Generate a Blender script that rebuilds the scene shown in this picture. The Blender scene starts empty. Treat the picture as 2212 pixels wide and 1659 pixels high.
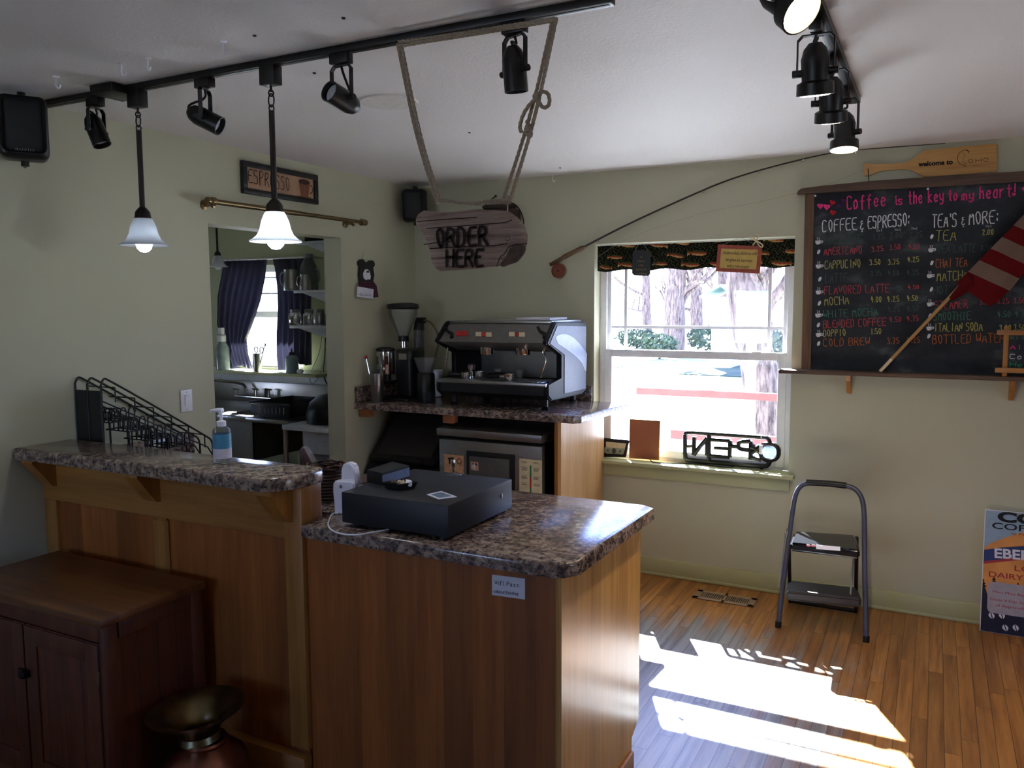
import bpy, bmesh, math, random
from mathutils import Vector as V, Matrix, noise
random.seed(11)
SC = bpy.context.scene
COL = SC.collection
PI = math.pi
# ------------------------------------------------------------------ camera
CAM = V((3.185, -4.719, 1.6457)); FPX = 1766.5
yaw, pit, rol = [math.radians(a) for a in (-27.358, -5.568, -.2376)]
fw = V((math.sin(yaw)*math.cos(pit), math.cos(yaw)*math.cos(pit), math.sin(pit)))
r0 = V((math.cos(yaw), -math.sin(yaw), 0)); u0 = r0.cross(fw)
RT = r0*math.cos(rol)+u0*math.sin(rol); UP = -r0*math.sin(rol)+u0*math.cos(rol)
cd = bpy.data.cameras.new('camera'); co = bpy.data.objects.new('camera', cd); COL.objects.link(co)
cd.sensor_width = 36; cd.lens = FPX/2212*36; cd.clip_start = .05; cd.clip_end = 300
co.matrix_world = Matrix(((RT.x, UP.x, -fw.x, CAM.x), (RT.y, UP.y, -fw.y, CAM.y), (RT.z, UP.z, -fw.z, CAM.z), (0, 0, 0, 1)))
SC.camera = co
def ray(px, py): return RT*((px-1106)/FPX) - UP*((py-829.5)/FPX) + fw
def on(ax, val, px, py):
    d = ray(px, py); i = 'xyz'.index(ax)
    return CAM + d*((val-CAM[i])/d[i])
def onp(px, py, p0, n):
    d = ray(px, py); n = V(n)
    return CAM + d*((V(p0)-CAM).dot(n)/d.dot(n))
# ------------------------------------------------------------------ materials
def lin(c):
    if isinstance(c, str): c = [int(c[i:i+2], 16)/255 for i in (0, 2, 4)]
    return tuple(x/12.92 if x <= .04045 else ((x+.055)/1.055)**2.4 for x in c)+(1,)
class N:
    def __init__(s, name):
        s.m = bpy.data.materials.new(name); s.m.use_nodes = True; s.t = s.m.node_tree
        s.b = s.t.nodes['Principled BSDF']
    def add(s, ty, props=None, **inp):
        n = s.t.nodes.new('ShaderNode'+ty)
        for k, v in (props or {}).items(): setattr(n, k, v)
        for k, v in inp.items(): s.set(n, k.replace('_', ' '), v)
        return n
    def set(s, n, k, v):
        i = n.inputs[int(k[1:])] if k[0] == 'i' and k[1:].isdigit() else n.inputs[k]
        if isinstance(v, bpy.types.NodeSocket): s.t.links.new(v, i)
        else: i.default_value = v
    def math(s, op, a, b=0, c=0):
        n = s.t.nodes.new('ShaderNodeMath'); n.operation = op
        for k, v in enumerate((a, b, c)): s.set(n, 'i%d' % k, v)
        return n.outputs[0]
    def ramp(s, fac, stops):
        n = s.add('ValToRGB'); s.set(n, 'Fac', fac); e = n.color_ramp.elements
        while len(e) < len(stops): e.new(.5)
        for x, (p, c) in zip(e, stops): x.position = p; x.color = lin(c)
        return n.outputs['Color']
    def mix(s, f, a, b, ty='MIX'):
        n = s.add('MixRGB', {'blend_type': ty})
        s.set(n, 'Fac', f); s.set(n, 'Color1', a); s.set(n, 'Color2', b)
        return n.outputs[0]
    def pos(s, sc=(1, 1, 1)):
        t = s.add('TexCoord'); mp = s.add('Mapping'); s.set(mp, 'Vector', t.outputs['Object']); mp.inputs['Scale'].default_value = sc
        return mp.outputs[0]
    def xyz(s):
        t = s.add('TexCoord'); x = s.add('SeparateXYZ'); s.set(x, 'Vector', t.outputs['Object']); return x.outputs
    def noise(s, vec, scale, detail=3, rough=.5):
        n = s.add('TexNoise'); s.set(n, 'Vector', vec); s.set(n, 'Scale', scale); s.set(n, 'Detail', detail); s.set(n, 'Roughness', rough)
        return n.outputs['Fac']
    def bump(s, h, st, d=.002):
        n = s.add('Bump'); s.set(n, 'Height', h); s.set(n, 'Strength', st); s.set(n, 'Distance', d)
        s.set(s.b, 'Normal', n.outputs[0])
    def fin(s, col=None, rough=.5, metal=0, spec=.5):
        if col is not None: s.set(s.b, 'Base Color', lin(col) if isinstance(col, (str, tuple)) and len(col) != 4 else col)
        s.set(s.b, 'Roughness', rough); s.b.inputs['Metallic'].default_value = metal
        s.b.inputs['Specular IOR Level'].default_value = spec
        return s.m
def P(name, col, rough=.5, metal=0, spec=.5, var=.08, sc=30, bump=0):
    n = N(name); f = n.noise(n.pos(), sc, 3)
    c = lin(col); k = n.ramp(f, [(.3, (0, 0, 0)), (.7, (1, 1, 1))])
    lo = tuple(x*(1-var) for x in c[:3])+(1,); hi = tuple(min(1, x*(1+var)) for x in c[:3])+(1,)
    col = n.mix(k, lo, hi)
    if bump: n.bump(f, bump)
    return n.fin(col, rough, metal, spec)
def emit(name, col, st):
    n = N(name); n.set(n.b, 'Base Color', lin(col)); n.b.inputs['Emission Color'].default_value = lin(col); n.b.inputs['Emission Strength'].default_value = st
    return n.m
def glass(name, col=(1, 1, 1), rough=.02, thin=.9, body=0):
    n = N(name); o = n.t.nodes['Material Output']
    t = n.add('BsdfTransparent'); t.inputs[0].default_value = tuple(col)+(1,)
    g = n.add('BsdfGlossy'); g.inputs['Roughness'].default_value = rough
    f = n.add('Fresnel'); f.inputs[0].default_value = 1.3
    x = n.add('MixShader'); n.set(x, 'i0', n.math('MULTIPLY', f.outputs[0], thin)); n.t.links.new(t.outputs[0], x.inputs[1]); n.t.links.new(g.outputs[0], x.inputs[2])
    if body:
        d = n.add('BsdfDiffuse'); d.inputs[0].default_value = (.75, .77, .8, 1); y = n.add('MixShader'); y.inputs[0].default_value = body; n.t.links.new(x.outputs[0], y.inputs[1]); n.t.links.new(d.outputs[0], y.inputs[2]); x = y
    n.t.links.new(x.outputs[0], o.inputs[0]); return n.m
def wood(name, c1, c2, axis='z', plank=None, pax='x', rough=.4, tone=.35, scale=14, spec=.5, seam=0):
    n = N(name); i = 'xyz'.index(axis); sc = [scale]*3; sc[i] = scale*.06
    x = n.xyz(); vec = n.pos(sc)
    if plank:
        w = n.math('DIVIDE', x['xyz'.index(pax)], plank); fl = n.math('FLOOR', w)
        wn = n.add('TexWhiteNoise', {'noise_dimensions': '1D'}); n.set(wn, 'W', fl)
        off = n.add('VectorMath', {'operation': 'ADD'}); n.set(off, 'i0', vec)
        cmb = n.add('CombineXYZ'); n.set(cmb, 'i%d' % i, n.math('MULTIPLY', wn.outputs[0], 37.0)); n.set(off, 'i1', cmb.outputs[0]); vec = off.outputs[0]
    g = n.noise(vec, 1.5, 6, .62); g2 = n.noise(vec, 7, 2, .5)
    f = n.math('ADD', n.math('MULTIPLY', g, .8), n.math('MULTIPLY', g2, .25))
    col = n.ramp(f, [(.32, c2), (.68, c1)])
    if plank:
        v = n.math('ADD', n.math('MULTIPLY', wn.outputs[0], tone), 1-tone*.6)
        hs = n.add('HueSaturation'); n.set(hs, 'Value', v); n.set(hs, 'Color', col); col = hs.outputs[0]
        if seam:
            fr = n.math('FRACT', w); e = n.math('MINIMUM', fr, n.math('SUBTRACT', 1, fr)); s_ = n.math('LESS_THAN', e, seam)
            col = n.mix(n.math('MULTIPLY', s_, .75), col, (.02, .012, .008, 1))
    n.bump(f, .08)
    return n.fin(col, rough, 0, spec)
def granite(name, k=1):
    n = N(name); p = n.pos()
    a = n.noise(p, 38, 5, .65); b = n.noise(n.pos((1, 1, 1.3)), 75, 3, .6); v = n.add('TexVoronoi'); n.set(v, 'Vector', p); n.set(v, 'Scale', 130)
    c = n.ramp(a, [(.30, '2a2526'), (.42, '5c4d48'), (.52, '8b776b'), (.63, 'ae9a88'), (.78, '947e7a')])
    c = n.mix(n.ramp(b, [(.36, (1, 1, 1)), (.46, (0, 0, 0))]), c, lin('2a2325'))
    c = n.mix(n.ramp(b, [(.62, (0, 0, 0)), (.72, (.8, .8, .8))]), c, lin('c0ae9a'))
    c = n.mix(n.math('MULTIPLY', v.outputs['Color'], .25), c, lin('5a4a48'))
    return n.fin(c, .16, 0, .5)
def paint(name, col, tex, st, rough=.6, dist=.003):
    n = N(name); f = n.noise(n.pos(), tex, 4, .6); big = n.noise(n.pos(), .9, 2)
    c = lin(col); cc = n.mix(n.ramp(big, [(.35, (0, 0, 0)), (.65, (1, 1, 1))]), tuple(x*.95 for x in c[:3])+(1,), c)
    n.bump(f, st, dist); return n.fin(cc, rough, 0, .35)
M = {}
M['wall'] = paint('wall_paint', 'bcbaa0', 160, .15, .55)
M['ceil'] = paint('ceiling_paint', 'e6e2e0', 90, .6, .6, .004)
M['trim'] = paint('trim_paint', 'b4b58c', 60, .05, .45)
M['white'] = P('white_vinyl', 'e8e8ec', .35, var=.03)
M['black'] = P('black_plastic', '121214', .42)
M['blackm'] = P('black_metal', '0d0c0d', .4, .2)
M['gran'] = granite('speckled_laminate')
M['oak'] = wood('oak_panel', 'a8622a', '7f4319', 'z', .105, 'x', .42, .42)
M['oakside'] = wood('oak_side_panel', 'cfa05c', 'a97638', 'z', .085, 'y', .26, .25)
M['oaklt'] = wood('oak_frame', 'ae7838', '865322', 'z', rough=.4)
M['oakrail'] = wood('oak_rail', 'ae7838', '865322', 'x', rough=.4)
M['oakpale'] = wood('pale_oak_panel', 'd9ab74', 'bd8a50', 'z', .12, 'y', .35, .2)
M['cab'] = wood('dark_cabinet_wood', '6d3a20', '3f1d10', 'z', .09, 'x', .4, .25, seam=.02)
M['cabs'] = wood('dark_cabinet_side', '6d3a20', '3f1d10', 'z', .075, 'y', .4, .25, seam=.025)
M['cabtop'] = wood('cabinet_top_wood', '7a4a26', '4a2714', 'x', .11, 'y', .36, .2)
M['cabf'] = wood('cabinet_frame_wood', '6a3a20', '452211', 'z', rough=.4)
M['steel'] = P('brushed_steel', 'a8a6a4', .32, 1, var=.05)
M['fridge'] = P('fridge_steel', '9c9690', .38, .85, var=.05)
M['chrome'] = P('chrome', 'd8d8da', .12, 1, var=.03)
M['brass'] = P('aged_brass', '7d6a4a', .35, .9, var=.15)
M['spbrass'] = P('tarnished_brass', '8a7c58', .3, 1, var=.25, sc=18)
M['copper'] = P('old_copper', '8a5a4a', .3, 1, var=.3, sc=14)
M['bronze'] = P('dark_bronze', '2a211d', .5, .4)
M['rope'] = P('hemp_rope', '998a78', .9, var=.25, sc=200)
M['paper'] = P('white_paper', 'dcdce6', .8, var=.03)
M['ink'] = P('black_ink', '14141a', .8)
M['red'] = P('red_paint', 'b02a2a', .5)
M['green'] = P('green_paint', '2a7a48', .5)
M['whitep'] = P('white_plastic', 'e6e4ee', .3, var=.02)
M['grey'] = P('grey_metal', '8a8a8e', .4, .5)
M['bluegrey'] = P('blue_grey_steel', '565869', .4, .5)
M['cream'] = P('cream_card', 'd9c9a4', .7)
M['glass'] = glass('window_glass')
M['clear'] = glass('clear_plastic', (.95, .96, .97), .06, .8, .07)
M['drift'] = None
# floor
def mk_floor():
    n = N('oak_strip_floor'); x = n.xyz(); w = .0575
    c = n.math('DIVIDE', x[0], w); fl = n.math('FLOOR', c)
    wn = n.add('TexWhiteNoise', {'noise_dimensions': '1D'}); n.set(wn, 'W', fl)
    yy = n.math('ADD', n.math('DIVIDE', x[1], .95), n.math('MULTIPLY', wn.outputs[0], 13.0)); yf = n.math('FLOOR', yy)
    w2 = n.add('TexWhiteNoise', {'noise_dimensions': '2D'}); cb = n.add('CombineXYZ'); n.set(cb, 'i0', fl); n.set(cb, 'i1', yf); n.set(w2, 'Vector', cb.outputs[0])
    vec = n.pos((18, 1.1, 18)); ad = n.add('VectorMath', {'operation': 'ADD'}); n.set(ad, 'i0', vec); n.set(ad, 'i1', w2.outputs['Color'])
    sc = n.add('VectorMath', {'operation': 'MULTIPLY_ADD'}); n.set(sc, 'i0', w2.outputs['Color']); n.set(sc, 'i1', (9, 9, 9)); n.set(sc, 'i2', vec)
    g = n.noise(sc.outputs[0], 1.6, 6, .65)
    col = n.ramp(g, [(.3, '70441f'), (.5, '9b6732'), (.7, 'b07c42')])
    hs = n.add('HueSaturation'); n.set(hs, 'Value', n.math('ADD', .72, n.math('MULTIPLY', w2.outputs[0], .5))); n.set(hs, 'Color', col)
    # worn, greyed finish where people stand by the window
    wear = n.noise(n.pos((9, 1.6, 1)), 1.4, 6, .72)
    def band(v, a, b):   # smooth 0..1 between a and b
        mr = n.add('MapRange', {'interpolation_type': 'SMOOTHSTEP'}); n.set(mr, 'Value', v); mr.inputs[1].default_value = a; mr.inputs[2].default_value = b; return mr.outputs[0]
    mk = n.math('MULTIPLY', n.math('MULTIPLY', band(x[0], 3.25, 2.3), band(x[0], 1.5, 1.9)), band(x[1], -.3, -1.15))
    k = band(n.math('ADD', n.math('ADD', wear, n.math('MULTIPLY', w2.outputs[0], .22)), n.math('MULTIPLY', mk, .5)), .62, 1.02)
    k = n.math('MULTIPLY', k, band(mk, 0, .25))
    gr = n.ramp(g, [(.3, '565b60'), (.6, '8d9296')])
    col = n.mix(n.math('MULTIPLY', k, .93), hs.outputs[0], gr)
    fr = n.math('FRACT', c); e = n.math('MINIMUM', fr, n.math('SUBTRACT', 1, fr)); s1 = n.math('LESS_THAN', e, .022)
    fy = n.math('FRACT', yy); e2 = n.math('MINIMUM', fy, n.math('SUBTRACT', 1, fy)); s2 = n.math('LESS_THAN', e2, .0016)
    s = n.math('MAXIMUM', s1, s2)
    col = n.mix(n.math('MULTIPLY', s, .8), col, (.02, .012, .008, 1))
    n.bump(n.math('SUBTRACT', n.math('MULTIPLY', g, .3), s), .25, .002)
    return n.fin(col, .3, 0, .5)
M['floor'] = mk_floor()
def mk_chalk():
    n = N('chalkboard_slate'); a = n.noise(n.pos((1, 1, 1.4)), 3.2, 6, .6)
    return n.fin(n.ramp(a, [(.36, '181b22'), (.55, '2c3036'), (.74, '646a6a')]), .75, 0, .3)
M['slate'] = mk_chalk()
def mk_drift():
    n = N('weathered_driftwood'); v = n.pos((3, 8, 45)); a = n.noise(v, 1.6, 7, .7); b = n.noise(n.pos((2, 4, 14)), 1.2, 4, .6)
    c = n.ramp(a, [(.3, '42352f'), (.45, '8f7c72'), (.7, 'ae9a8e')])
    c = n.mix(n.ramp(b, [(.3, (.5, .5, .5)), (.42, (0, 0, 0))]), c, lin('5a4740'))
    n.bump(n.math('ADD', a, b), .9, .006); return n.fin(c, .9, 0, .2)
M['drift'] = mk_drift()
M['rough'] = wood('rough_barn_wood', '6b5344', '3d2d25', 'x', rough=.8, scale=20)
M['roughz'] = wood('rough_barn_wood_upright', '7a5c44', '4a3528', 'z', rough=.8, scale=20)
M['pine'] = wood('varnished_pine', 'd0a160', 'b07d3e', 'x', rough=.35, scale=16)
def chalkm(name, col):
    n = N(name); f = n.noise(n.pos(), 260, 2); return n.fin(n.mix(n.ramp(f, [(.35, (0, 0, 0)), (.6, (1, 1, 1))]), tuple(x*.55 for x in lin(col)[:3])+(1,), lin(col)), .9, 0, .1)
for k, c in dict(pink='f0478c', white='e4e4e8', green='4f8069', dgreen='4a5e55', red='c2505a', yellow='b9b266', orange='b9683c', violet='553069', redh='c22c35', lime='2fa56a').items(): M['ch_'+k] = chalkm('chalk_'+k, c)
# vertex-coloured cloth pattern
def vcol(name, rough=.8):
    n = N(name); a = n.add('VertexColor'); a.layer_name = 'pattern'; return n.fin(a.outputs['Color'], rough, 0, .2)
M['fish'] = vcol('fish_print_cloth'); M['flag'] = vcol('flag_cloth', .85); M['poster'] = None
# ------------------------------------------------------------------ mesh builder
class B:
    def __init__(s): s.b = bmesh.new()
    def box(s, a, c, bev=0, seg=2, mi=0, rot=None):
        a, c = V(a), V(c); m = Matrix.Translation((a+c)/2)
        if rot is not None: m = m @ rot
        d = c-a; r = bmesh.ops.create_cube(s.b, size=1, matrix=m @ Matrix.Diagonal((abs(d.x), abs(d.y), abs(d.z), 1)))
        vs = r['verts']; fs = {f for v in vs for f in v.link_faces}
        for f in fs: f.material_index = mi
        if bev: bmesh.ops.bevel(s.b, geom=list({e for v in vs for e in v.link_edges}), offset=bev, segments=seg, affect='EDGES', profile=.5)
        return s
    def tube(s, pts, r, n=8, closed=False, caps=True, mi=0):
        pts = [V(p) for p in pts]; L = len(pts); rs = r if isinstance(r, (list, tuple)) else [r]*L
        rings = []; nrm = None
        for i, p in enumerate(pts):
            a = pts[i-1] if (i or closed) else p; c = pts[(i+1) % L] if (i < L-1 or closed) else p
            t = (c-a); t = t.normalized() if t.length > 1e-9 else V((0, 0, 1))
            if nrm is None: nrm = t.orthogonal().normalized()
            nrm = (nrm-t*nrm.dot(t)); nrm = nrm.normalized() if nrm.length > 1e-6 else t.orthogonal().normalized()
            bi = t.cross(nrm)
            rings.append([s.b.verts.new(p+(nrm*math.cos(k*2*PI/n)+bi*math.sin(k*2*PI/n))*rs[i]) for k in range(n)])
        for i in range(L if closed else L-1):
            A, C = rings[i], rings[(i+1) % L]
            for k in range(n):
                f = s.b.faces.new((A[k], A[(k+1) % n], C[(k+1) % n], C[k])); f.material_index = mi
        if caps and not closed:
            s.b.faces.new(rings[0][::-1]).material_index = mi; s.b.faces.new(rings[-1]).material_index = mi
        return s
    def lathe(s, prof, c=(0, 0, 0), n=28, mat=None, mi=0, closed=False):
        mat = (Matrix.Translation(c) @ mat) if mat is not None else Matrix.Translation(c)
        rings = []
        for r, z in prof:
            if r < 1e-6: rings.append([s.b.verts.new(mat @ V((0, 0, z)))])
            else: rings.append([s.b.verts.new(mat @ V((r*math.cos(k*2*PI/n), r*math.sin(k*2*PI/n), z))) for k in range(n)])
        prs = list(zip(rings, rings[1:]))
        if closed: prs.append((rings[-1], rings[0]))
        for A, C in prs:
            for k in range(n):
                q = [A[k % len(A)], A[(k+1) % n % len(A)], C[(k+1) % n % len(C)], C[k % len(C)]]
                q = [v for j, v in enumerate(q) if v not in q[:j]]
                if len(q) > 2: s.b.faces.new(q).material_index = mi
        return s
    def prism(s, poly, d, mi=0):
        poly = [V(p) for p in poly]; d = V(d)
        A = [s.b.verts.new(p) for p in poly]; C = [s.b.verts.new(p+d) for p in poly]; n = len(A)
        s.b.faces.new(A).material_index = mi; s.b.faces.new(C[::-1]).material_index = mi
        for k in range(n): s.b.faces.new((A[k], C[k], C[(k+1) % n], A[(k+1) % n])).material_index = mi
        return s
    def grid(s, fn, nu, nv, th=None, cf=None):
        vs = [[s.b.verts.new(fn(i/nu, j/nv)) for j in range(nv+1)] for i in range(nu+1)]
        lay = s.b.loops.layers.color.get('pattern') or (s.b.loops.layers.color.new('pattern') if cf else None)
        for i in range(nu):
            for j in range(nv):
                f = s.b.faces.new((vs[i][j], vs[i+1][j], vs[i+1][j+1], vs[i][j+1]))
                if cf:
                    c = cf((i+.5)/nu, (j+.5)/nv)
                    for l in f.loops: l[lay] = c
        if th: bmesh.ops.solidify(s.b, geom=s.b.faces[:], thickness=th)
        return s
    def ball(s, c, r, sc=(1, 1, 1), n=16, rot=None, mi=0):
        m = Matrix.Translation(c)
        if rot is not None: m = m @ rot
        q = bmesh.ops.create_uvsphere(s.b, u_segments=n, v_segments=max(6, n//2), radius=r, matrix=m @ Matrix.Diagonal((*sc, 1)))
        for f in {f for v in q['verts'] for f in v.link_faces}: f.material_index = mi
        return s
    def cyl(s, a, c, r, n=20, mi=0, r2=None): return s.tube([a, c], [r, r if r2 is None else r2], n, mi=mi)
    def ribbon(s, pts, w, n, t=.0008):
        n = V(n).normalized(); pts = [V(p) for p in pts]; L = len(pts)
        l, r = [], []
        for i, p in enumerate(pts):
            d = (pts[min(i+1, L-1)]-pts[max(i-1, 0)]); d = d.normalized() if d.length > 1e-9 else V((1, 0, 0))
            x = d.cross(n)*w/2; e = d*(w*.35)*(-1 if i == 0 else 1 if i == L-1 else 0)
            l.append(s.b.verts.new(p+x+e)); r.append(s.b.verts.new(p-x+e))
        for i in range(L-1): s.b.faces.new((l[i], r[i], r[i+1], l[i+1]))
        return s
    def done(s, name, mat, parent=None, smooth=35, rec=True):
        if rec: bmesh.ops.recalc_face_normals(s.b, faces=s.b.faces[:])
        me = bpy.data.meshes.new(name); s.b.to_mesh(me); s.b.free()
        for m in (mat if isinstance(mat, (list, tuple)) else [mat]): me.materials.append(m)
        if smooth:
            me.polygons.foreach_set('use_smooth', [True]*len(me.polygons)); me.set_sharp_from_angle(angle=math.radians(smooth))
        o = bpy.data.objects.new(name, me); COL.objects.link(o)
        if parent is not None:
            o.parent = parent
            if parent.type == 'EMPTY': o.matrix_parent_inverse = Matrix.Translation(-parent.location)
        return o
def tag(o, label, cat, group=None):
    o['label'] = label; o['category'] = cat
    if group: o['group'] = group
    return o
def thing(name, label, cat, loc=(0, 0, 0), group=None):
    o = bpy.data.objects.new(name, None); COL.objects.link(o); o.location = loc; o.empty_display_size = .05
    return tag(o, label, cat, group)
def struct(b, name, mat, parent=None, **k):
    o = b.done(name, mat, parent, **k)
    if parent is None: o['kind'] = 'structure'
    return o
def dup(t, d, label, group=None):
    r = t.copy(); COL.objects.link(r); r.location = t.location+V(d); r['label'] = label
    if group: r['group'] = group
    for ch in list(t.children):
        c = ch.copy(); COL.objects.link(c); c.parent = r
        for g in ch.children:
            e = g.copy(); COL.objects.link(e); e.parent = c
    return r
def arc(c, r, a0, a1, n, ex, ez):
    c, ex, ez = V(c), V(ex), V(ez)
    return [c+ex*(r*math.cos(math.radians(a0+(a1-a0)*i/n)))+ez*(r*math.sin(math.radians(a0+(a1-a0)*i/n))) for i in range(n+1)]
def smooth(pts, k=2, closed=False):
    pts = [V(p) for p in pts]
    for _ in range(k):
        q = [] if closed else [pts[0]]
        for i in range(len(pts) if closed else len(pts)-1):
            a, c = pts[i], pts[(i+1) % len(pts)]; q += [a*.75+c*.25, a*.25+c*.75]
        if not closed: q.append(pts[-1])
        pts = q
    return pts
def aim(d, up=(0, 0, 1)):   # matrix whose local z points along d
    return V(d).to_track_quat('Z', 'Y').to_matrix().to_4x4()
# --- stroke lettering (x 0-6, y 0-9; a,b,c below the baseline)
G = {'A': '00 39 60;13 53', 'B': '00 09 49 58 56 45 05;45 54 51 40 00', 'C': '58 49 19 07 02 10 40 51', 'D': '00 09 39 57 52 30 00', 'E': '60 00 09 69;05 45', 'F': '00 09 69;05 45',
 'G': '58 49 19 07 02 10 40 52 54 34', 'H': '00 09;60 69;05 65', 'I': '30 39', 'K': '00 09;59 04 60', 'L': '09 00 50', 'M': '00 19 34 59 60', 'N': '00 09 50 59', 'O': '30 12 07 29 39 57 52 30',
 'P': '00 09 49 58 56 45 04', 'R': '00 09 49 58 56 45 04;25 60', 'S': '58 49 19 08 06 15 45 54 51 40 10 01', 'T': '09 69;39 30', 'U': '09 02 10 40 52 59', 'V': '09 30 69', 'W': '09 10 36 50 69', 'Y': '09 35 69;35 30', 'Z': '09 69 00 60',
 '&': '48 29 17 26 46;26 03 01 20 41 52;3a 2b', '0': '20 02 07 29 47 42 20', '1': '20 29', '2': '07 29 48 46 00 50', '3': '08 29 48 46 25 44 51 20 01', '4': '19 04 54;38 30', '5': '49 09 05 35 53 51 30 01',
 '6': '48 19 03 01 20 41 43 25 04', '7': '09 59 20', '8': '25 07 29 47 25 02 20 42 25', '.': '20 21', ':': '22 23;26 27', "'": '29 27', '!': '29 23', 'i': '26 21 30;28 29', 's': '45 26 05 04 42 41 20 01', 't': '29 21 30 40;06 46',
 'h': '09 00;04 26 36 44 40', 'e': '03 43 45 26 04 02 10 30 41', 'y': '06 02 11 31 42;46 4a 2c 0b', 'o': '10 02 04 26 36 44 42 30 10', 'm': '00 06 05 16 25 20;25 36 46 55 50', 'a': '45 26 04 02 10 30 42;46 40', 'r': '06 00;04 26 36',
 'c': '45 26 04 02 10 30 41', 'f': '48 39 28 2a;05 45', 'k': '09 00;46 03 40', 'p': '06 0c;05 26 36 44 42 30 10 01', 'w': '06 10 24 30 46', 'n': '06 00;04 26 36 44 40', 'l': '29 20', 'd': '45 26 04 02 10 30 42;49 40', 'u': '06 02 10 30 42;46 40', 'J': '49 42 30 10 02', 'b': '09 00;04 26 36 44 42 30 10 01', 'v': '06 20 46', 'g': '45 26 04 02 10 30 42;46 4a 2c 0b'}
def strokes(b, text, p0, p1, h, n, w, seed=1, jit=.35, narrow=None):
    p0, p1, n = V(p0), V(p1), V(n).normalized(); ex = (p1-p0); Lw = ex.length; ex = ex.normalized(); ez = n.cross(ex)
    rg = random.Random(seed); adv = 0; pos = []
    for ch in text:
        wd = 4 if ch == ' ' else (3 if ch in ".:'!1i" else 7)
        pos.append((adv, wd)); adv += wd+1
    k = Lw/max(1, adv-1)
    for ch, (a, wd) in zip(text, pos):
        if ch == ' ' or ch not in G: continue
        for st in G[ch].split(';'):
            pts = []
            for q in st.split():
                x = int(q[0]); y = -'abc'.index(q[1])-1 if q[1] in 'abc' else int(q[1])
                x += rg.uniform(-jit, jit); y += rg.uniform(-jit, jit)
                sx = x-(1 if ch in ".:'!1i" else 0)
                pts.append(p0+ex*((a+sx)*k)+ez*(y*h/9))
            b.ribbon(smooth(pts, 1), w, n)
    return b
def txt(body, p0, p1, h, n, mat, parent, name='lettering', th=.0006, bold=0, hy=True):
    """printed lettering: runs from p0 to p1, capital height h, facing n"""
    cu = bpy.data.curves.new(name, 'FONT'); cu.body = body; cu.size = 1; cu.offset = bold; cu.resolution_u = 3
    o = bpy.data.objects.new(name, cu); COL.objects.link(o)
    dg = bpy.context.evaluated_depsgraph_get(); me = bpy.data.meshes.new_from_object(o.evaluated_get(dg)); bpy.data.objects.remove(o)
    xs = [v.co.x for v in me.vertices]; x0, x1 = min(xs), max(xs)
    p0, p1, n = V(p0), V(p1), V(n).normalized(); ex = p1-p0; L = ex.length; ex.normalize(); ez = n.cross(ex)
    for v in me.vertices: v.co = p0+ex*((v.co.x-x0)/(x1-x0)*L)+ez*(v.co.y/.69*h)+n*(v.co.z+th)
    me.materials.append(mat); me.name = name
    r = bpy.data.objects.new(name, me); COL.objects.link(r); r.parent = parent
    if parent.type == 'EMPTY': r.matrix_parent_inverse = Matrix.Translation(-parent.location)
    return r
# ================================================================== SETTING
CE = 2.44
DL = on('x', 0, 449, 478); DR = on('x', 0, 736, 520); DY0, DY1, DZ = DL.y, DR.y, 2.045
WX0, WX1, WZ0, WZ1 = 1.315, 2.485, .69, 2.01
KX0, KX1, KZ0, KZ1 = -1.78, -1.02, 1.17, 1.95
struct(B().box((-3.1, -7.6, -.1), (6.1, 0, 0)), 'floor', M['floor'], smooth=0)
struct(B().box((-3.1, -7.6, CE), (6.1, .15, CE+.1)), 'ceiling', M['ceil'], smooth=0)
b = B()
for x0, x1, z0, z1 in ((-3.1, KX0, 0, CE), (KX0, KX1, 0, KZ0), (KX0, KX1, KZ1, CE), (KX1, WX0, 0, CE), (WX0, WX1, 0, WZ0-.02), (WX0, WX1, WZ1, CE), (WX1, 6.1, 0, CE)):
    b.box((x0, 0, z0), (x1, .15, z1))
struct(b, 'wall_back', M['wall'], smooth=0)
b = B()
b.box((-.13, -7.5, 0), (0, DY0, CE)).box((-.13, DY1, 0), (0, 0, CE)).box((-.13, DY0, DZ), (0, DY1, CE))
struct(b, 'wall_left', M['wall'], smooth=0)
b = B()   # the far side of the room, with its own two windows
b.box((6, -7.5, 0), (6.1, -3.0, CE)).box((6, -2.3, 0), (6.1, 0, CE)).box((6, -3.0, 0), (6.1, -2.3, .9)).box((6, -3.0, 1.8), (6.1, -2.3, CE))
struct(b, 'wall_right', M['wall'], smooth=0)
b = B()
b.box((-3.1, -7.6, 0), (.5, -7.5, CE)).box((1.5, -7.6, 0), (6.1, -7.5, CE)).box((.5, -7.6, 0), (1.5, -7.5, .7)).box((.5, -7.6, 2), (1.5, -7.5, CE))
struct(b, 'wall_front', M['wall'], smooth=0)
b = B(); b.box((-3.1, -3.3, 0), (-3, -2.1, CE)).box((-3.1, -1.6, 0), (-3, 0, CE)).box((-3.1, -2.1, 0), (-3, -1.6, 1)).box((-3.1, -2.1, 1.5), (-3, -1.6, CE)).box((-3, -3.3, 0), (-.13, -3.2, CE))
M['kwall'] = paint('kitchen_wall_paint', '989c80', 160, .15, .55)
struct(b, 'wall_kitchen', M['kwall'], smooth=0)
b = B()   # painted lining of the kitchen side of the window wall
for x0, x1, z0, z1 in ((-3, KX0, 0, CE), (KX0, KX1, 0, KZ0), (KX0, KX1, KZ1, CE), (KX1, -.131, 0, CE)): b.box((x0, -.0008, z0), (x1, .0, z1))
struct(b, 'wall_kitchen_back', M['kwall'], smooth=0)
bz = on('y', -.015, 1387, 1202).z
b = B(); b.box((1.47, -.016, 0), (6, 0, bz), .004).box((1.47, -.026, 0), (6, -.016, .02), .006)
struct(b, 'baseboard_back', M['trim'])
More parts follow.
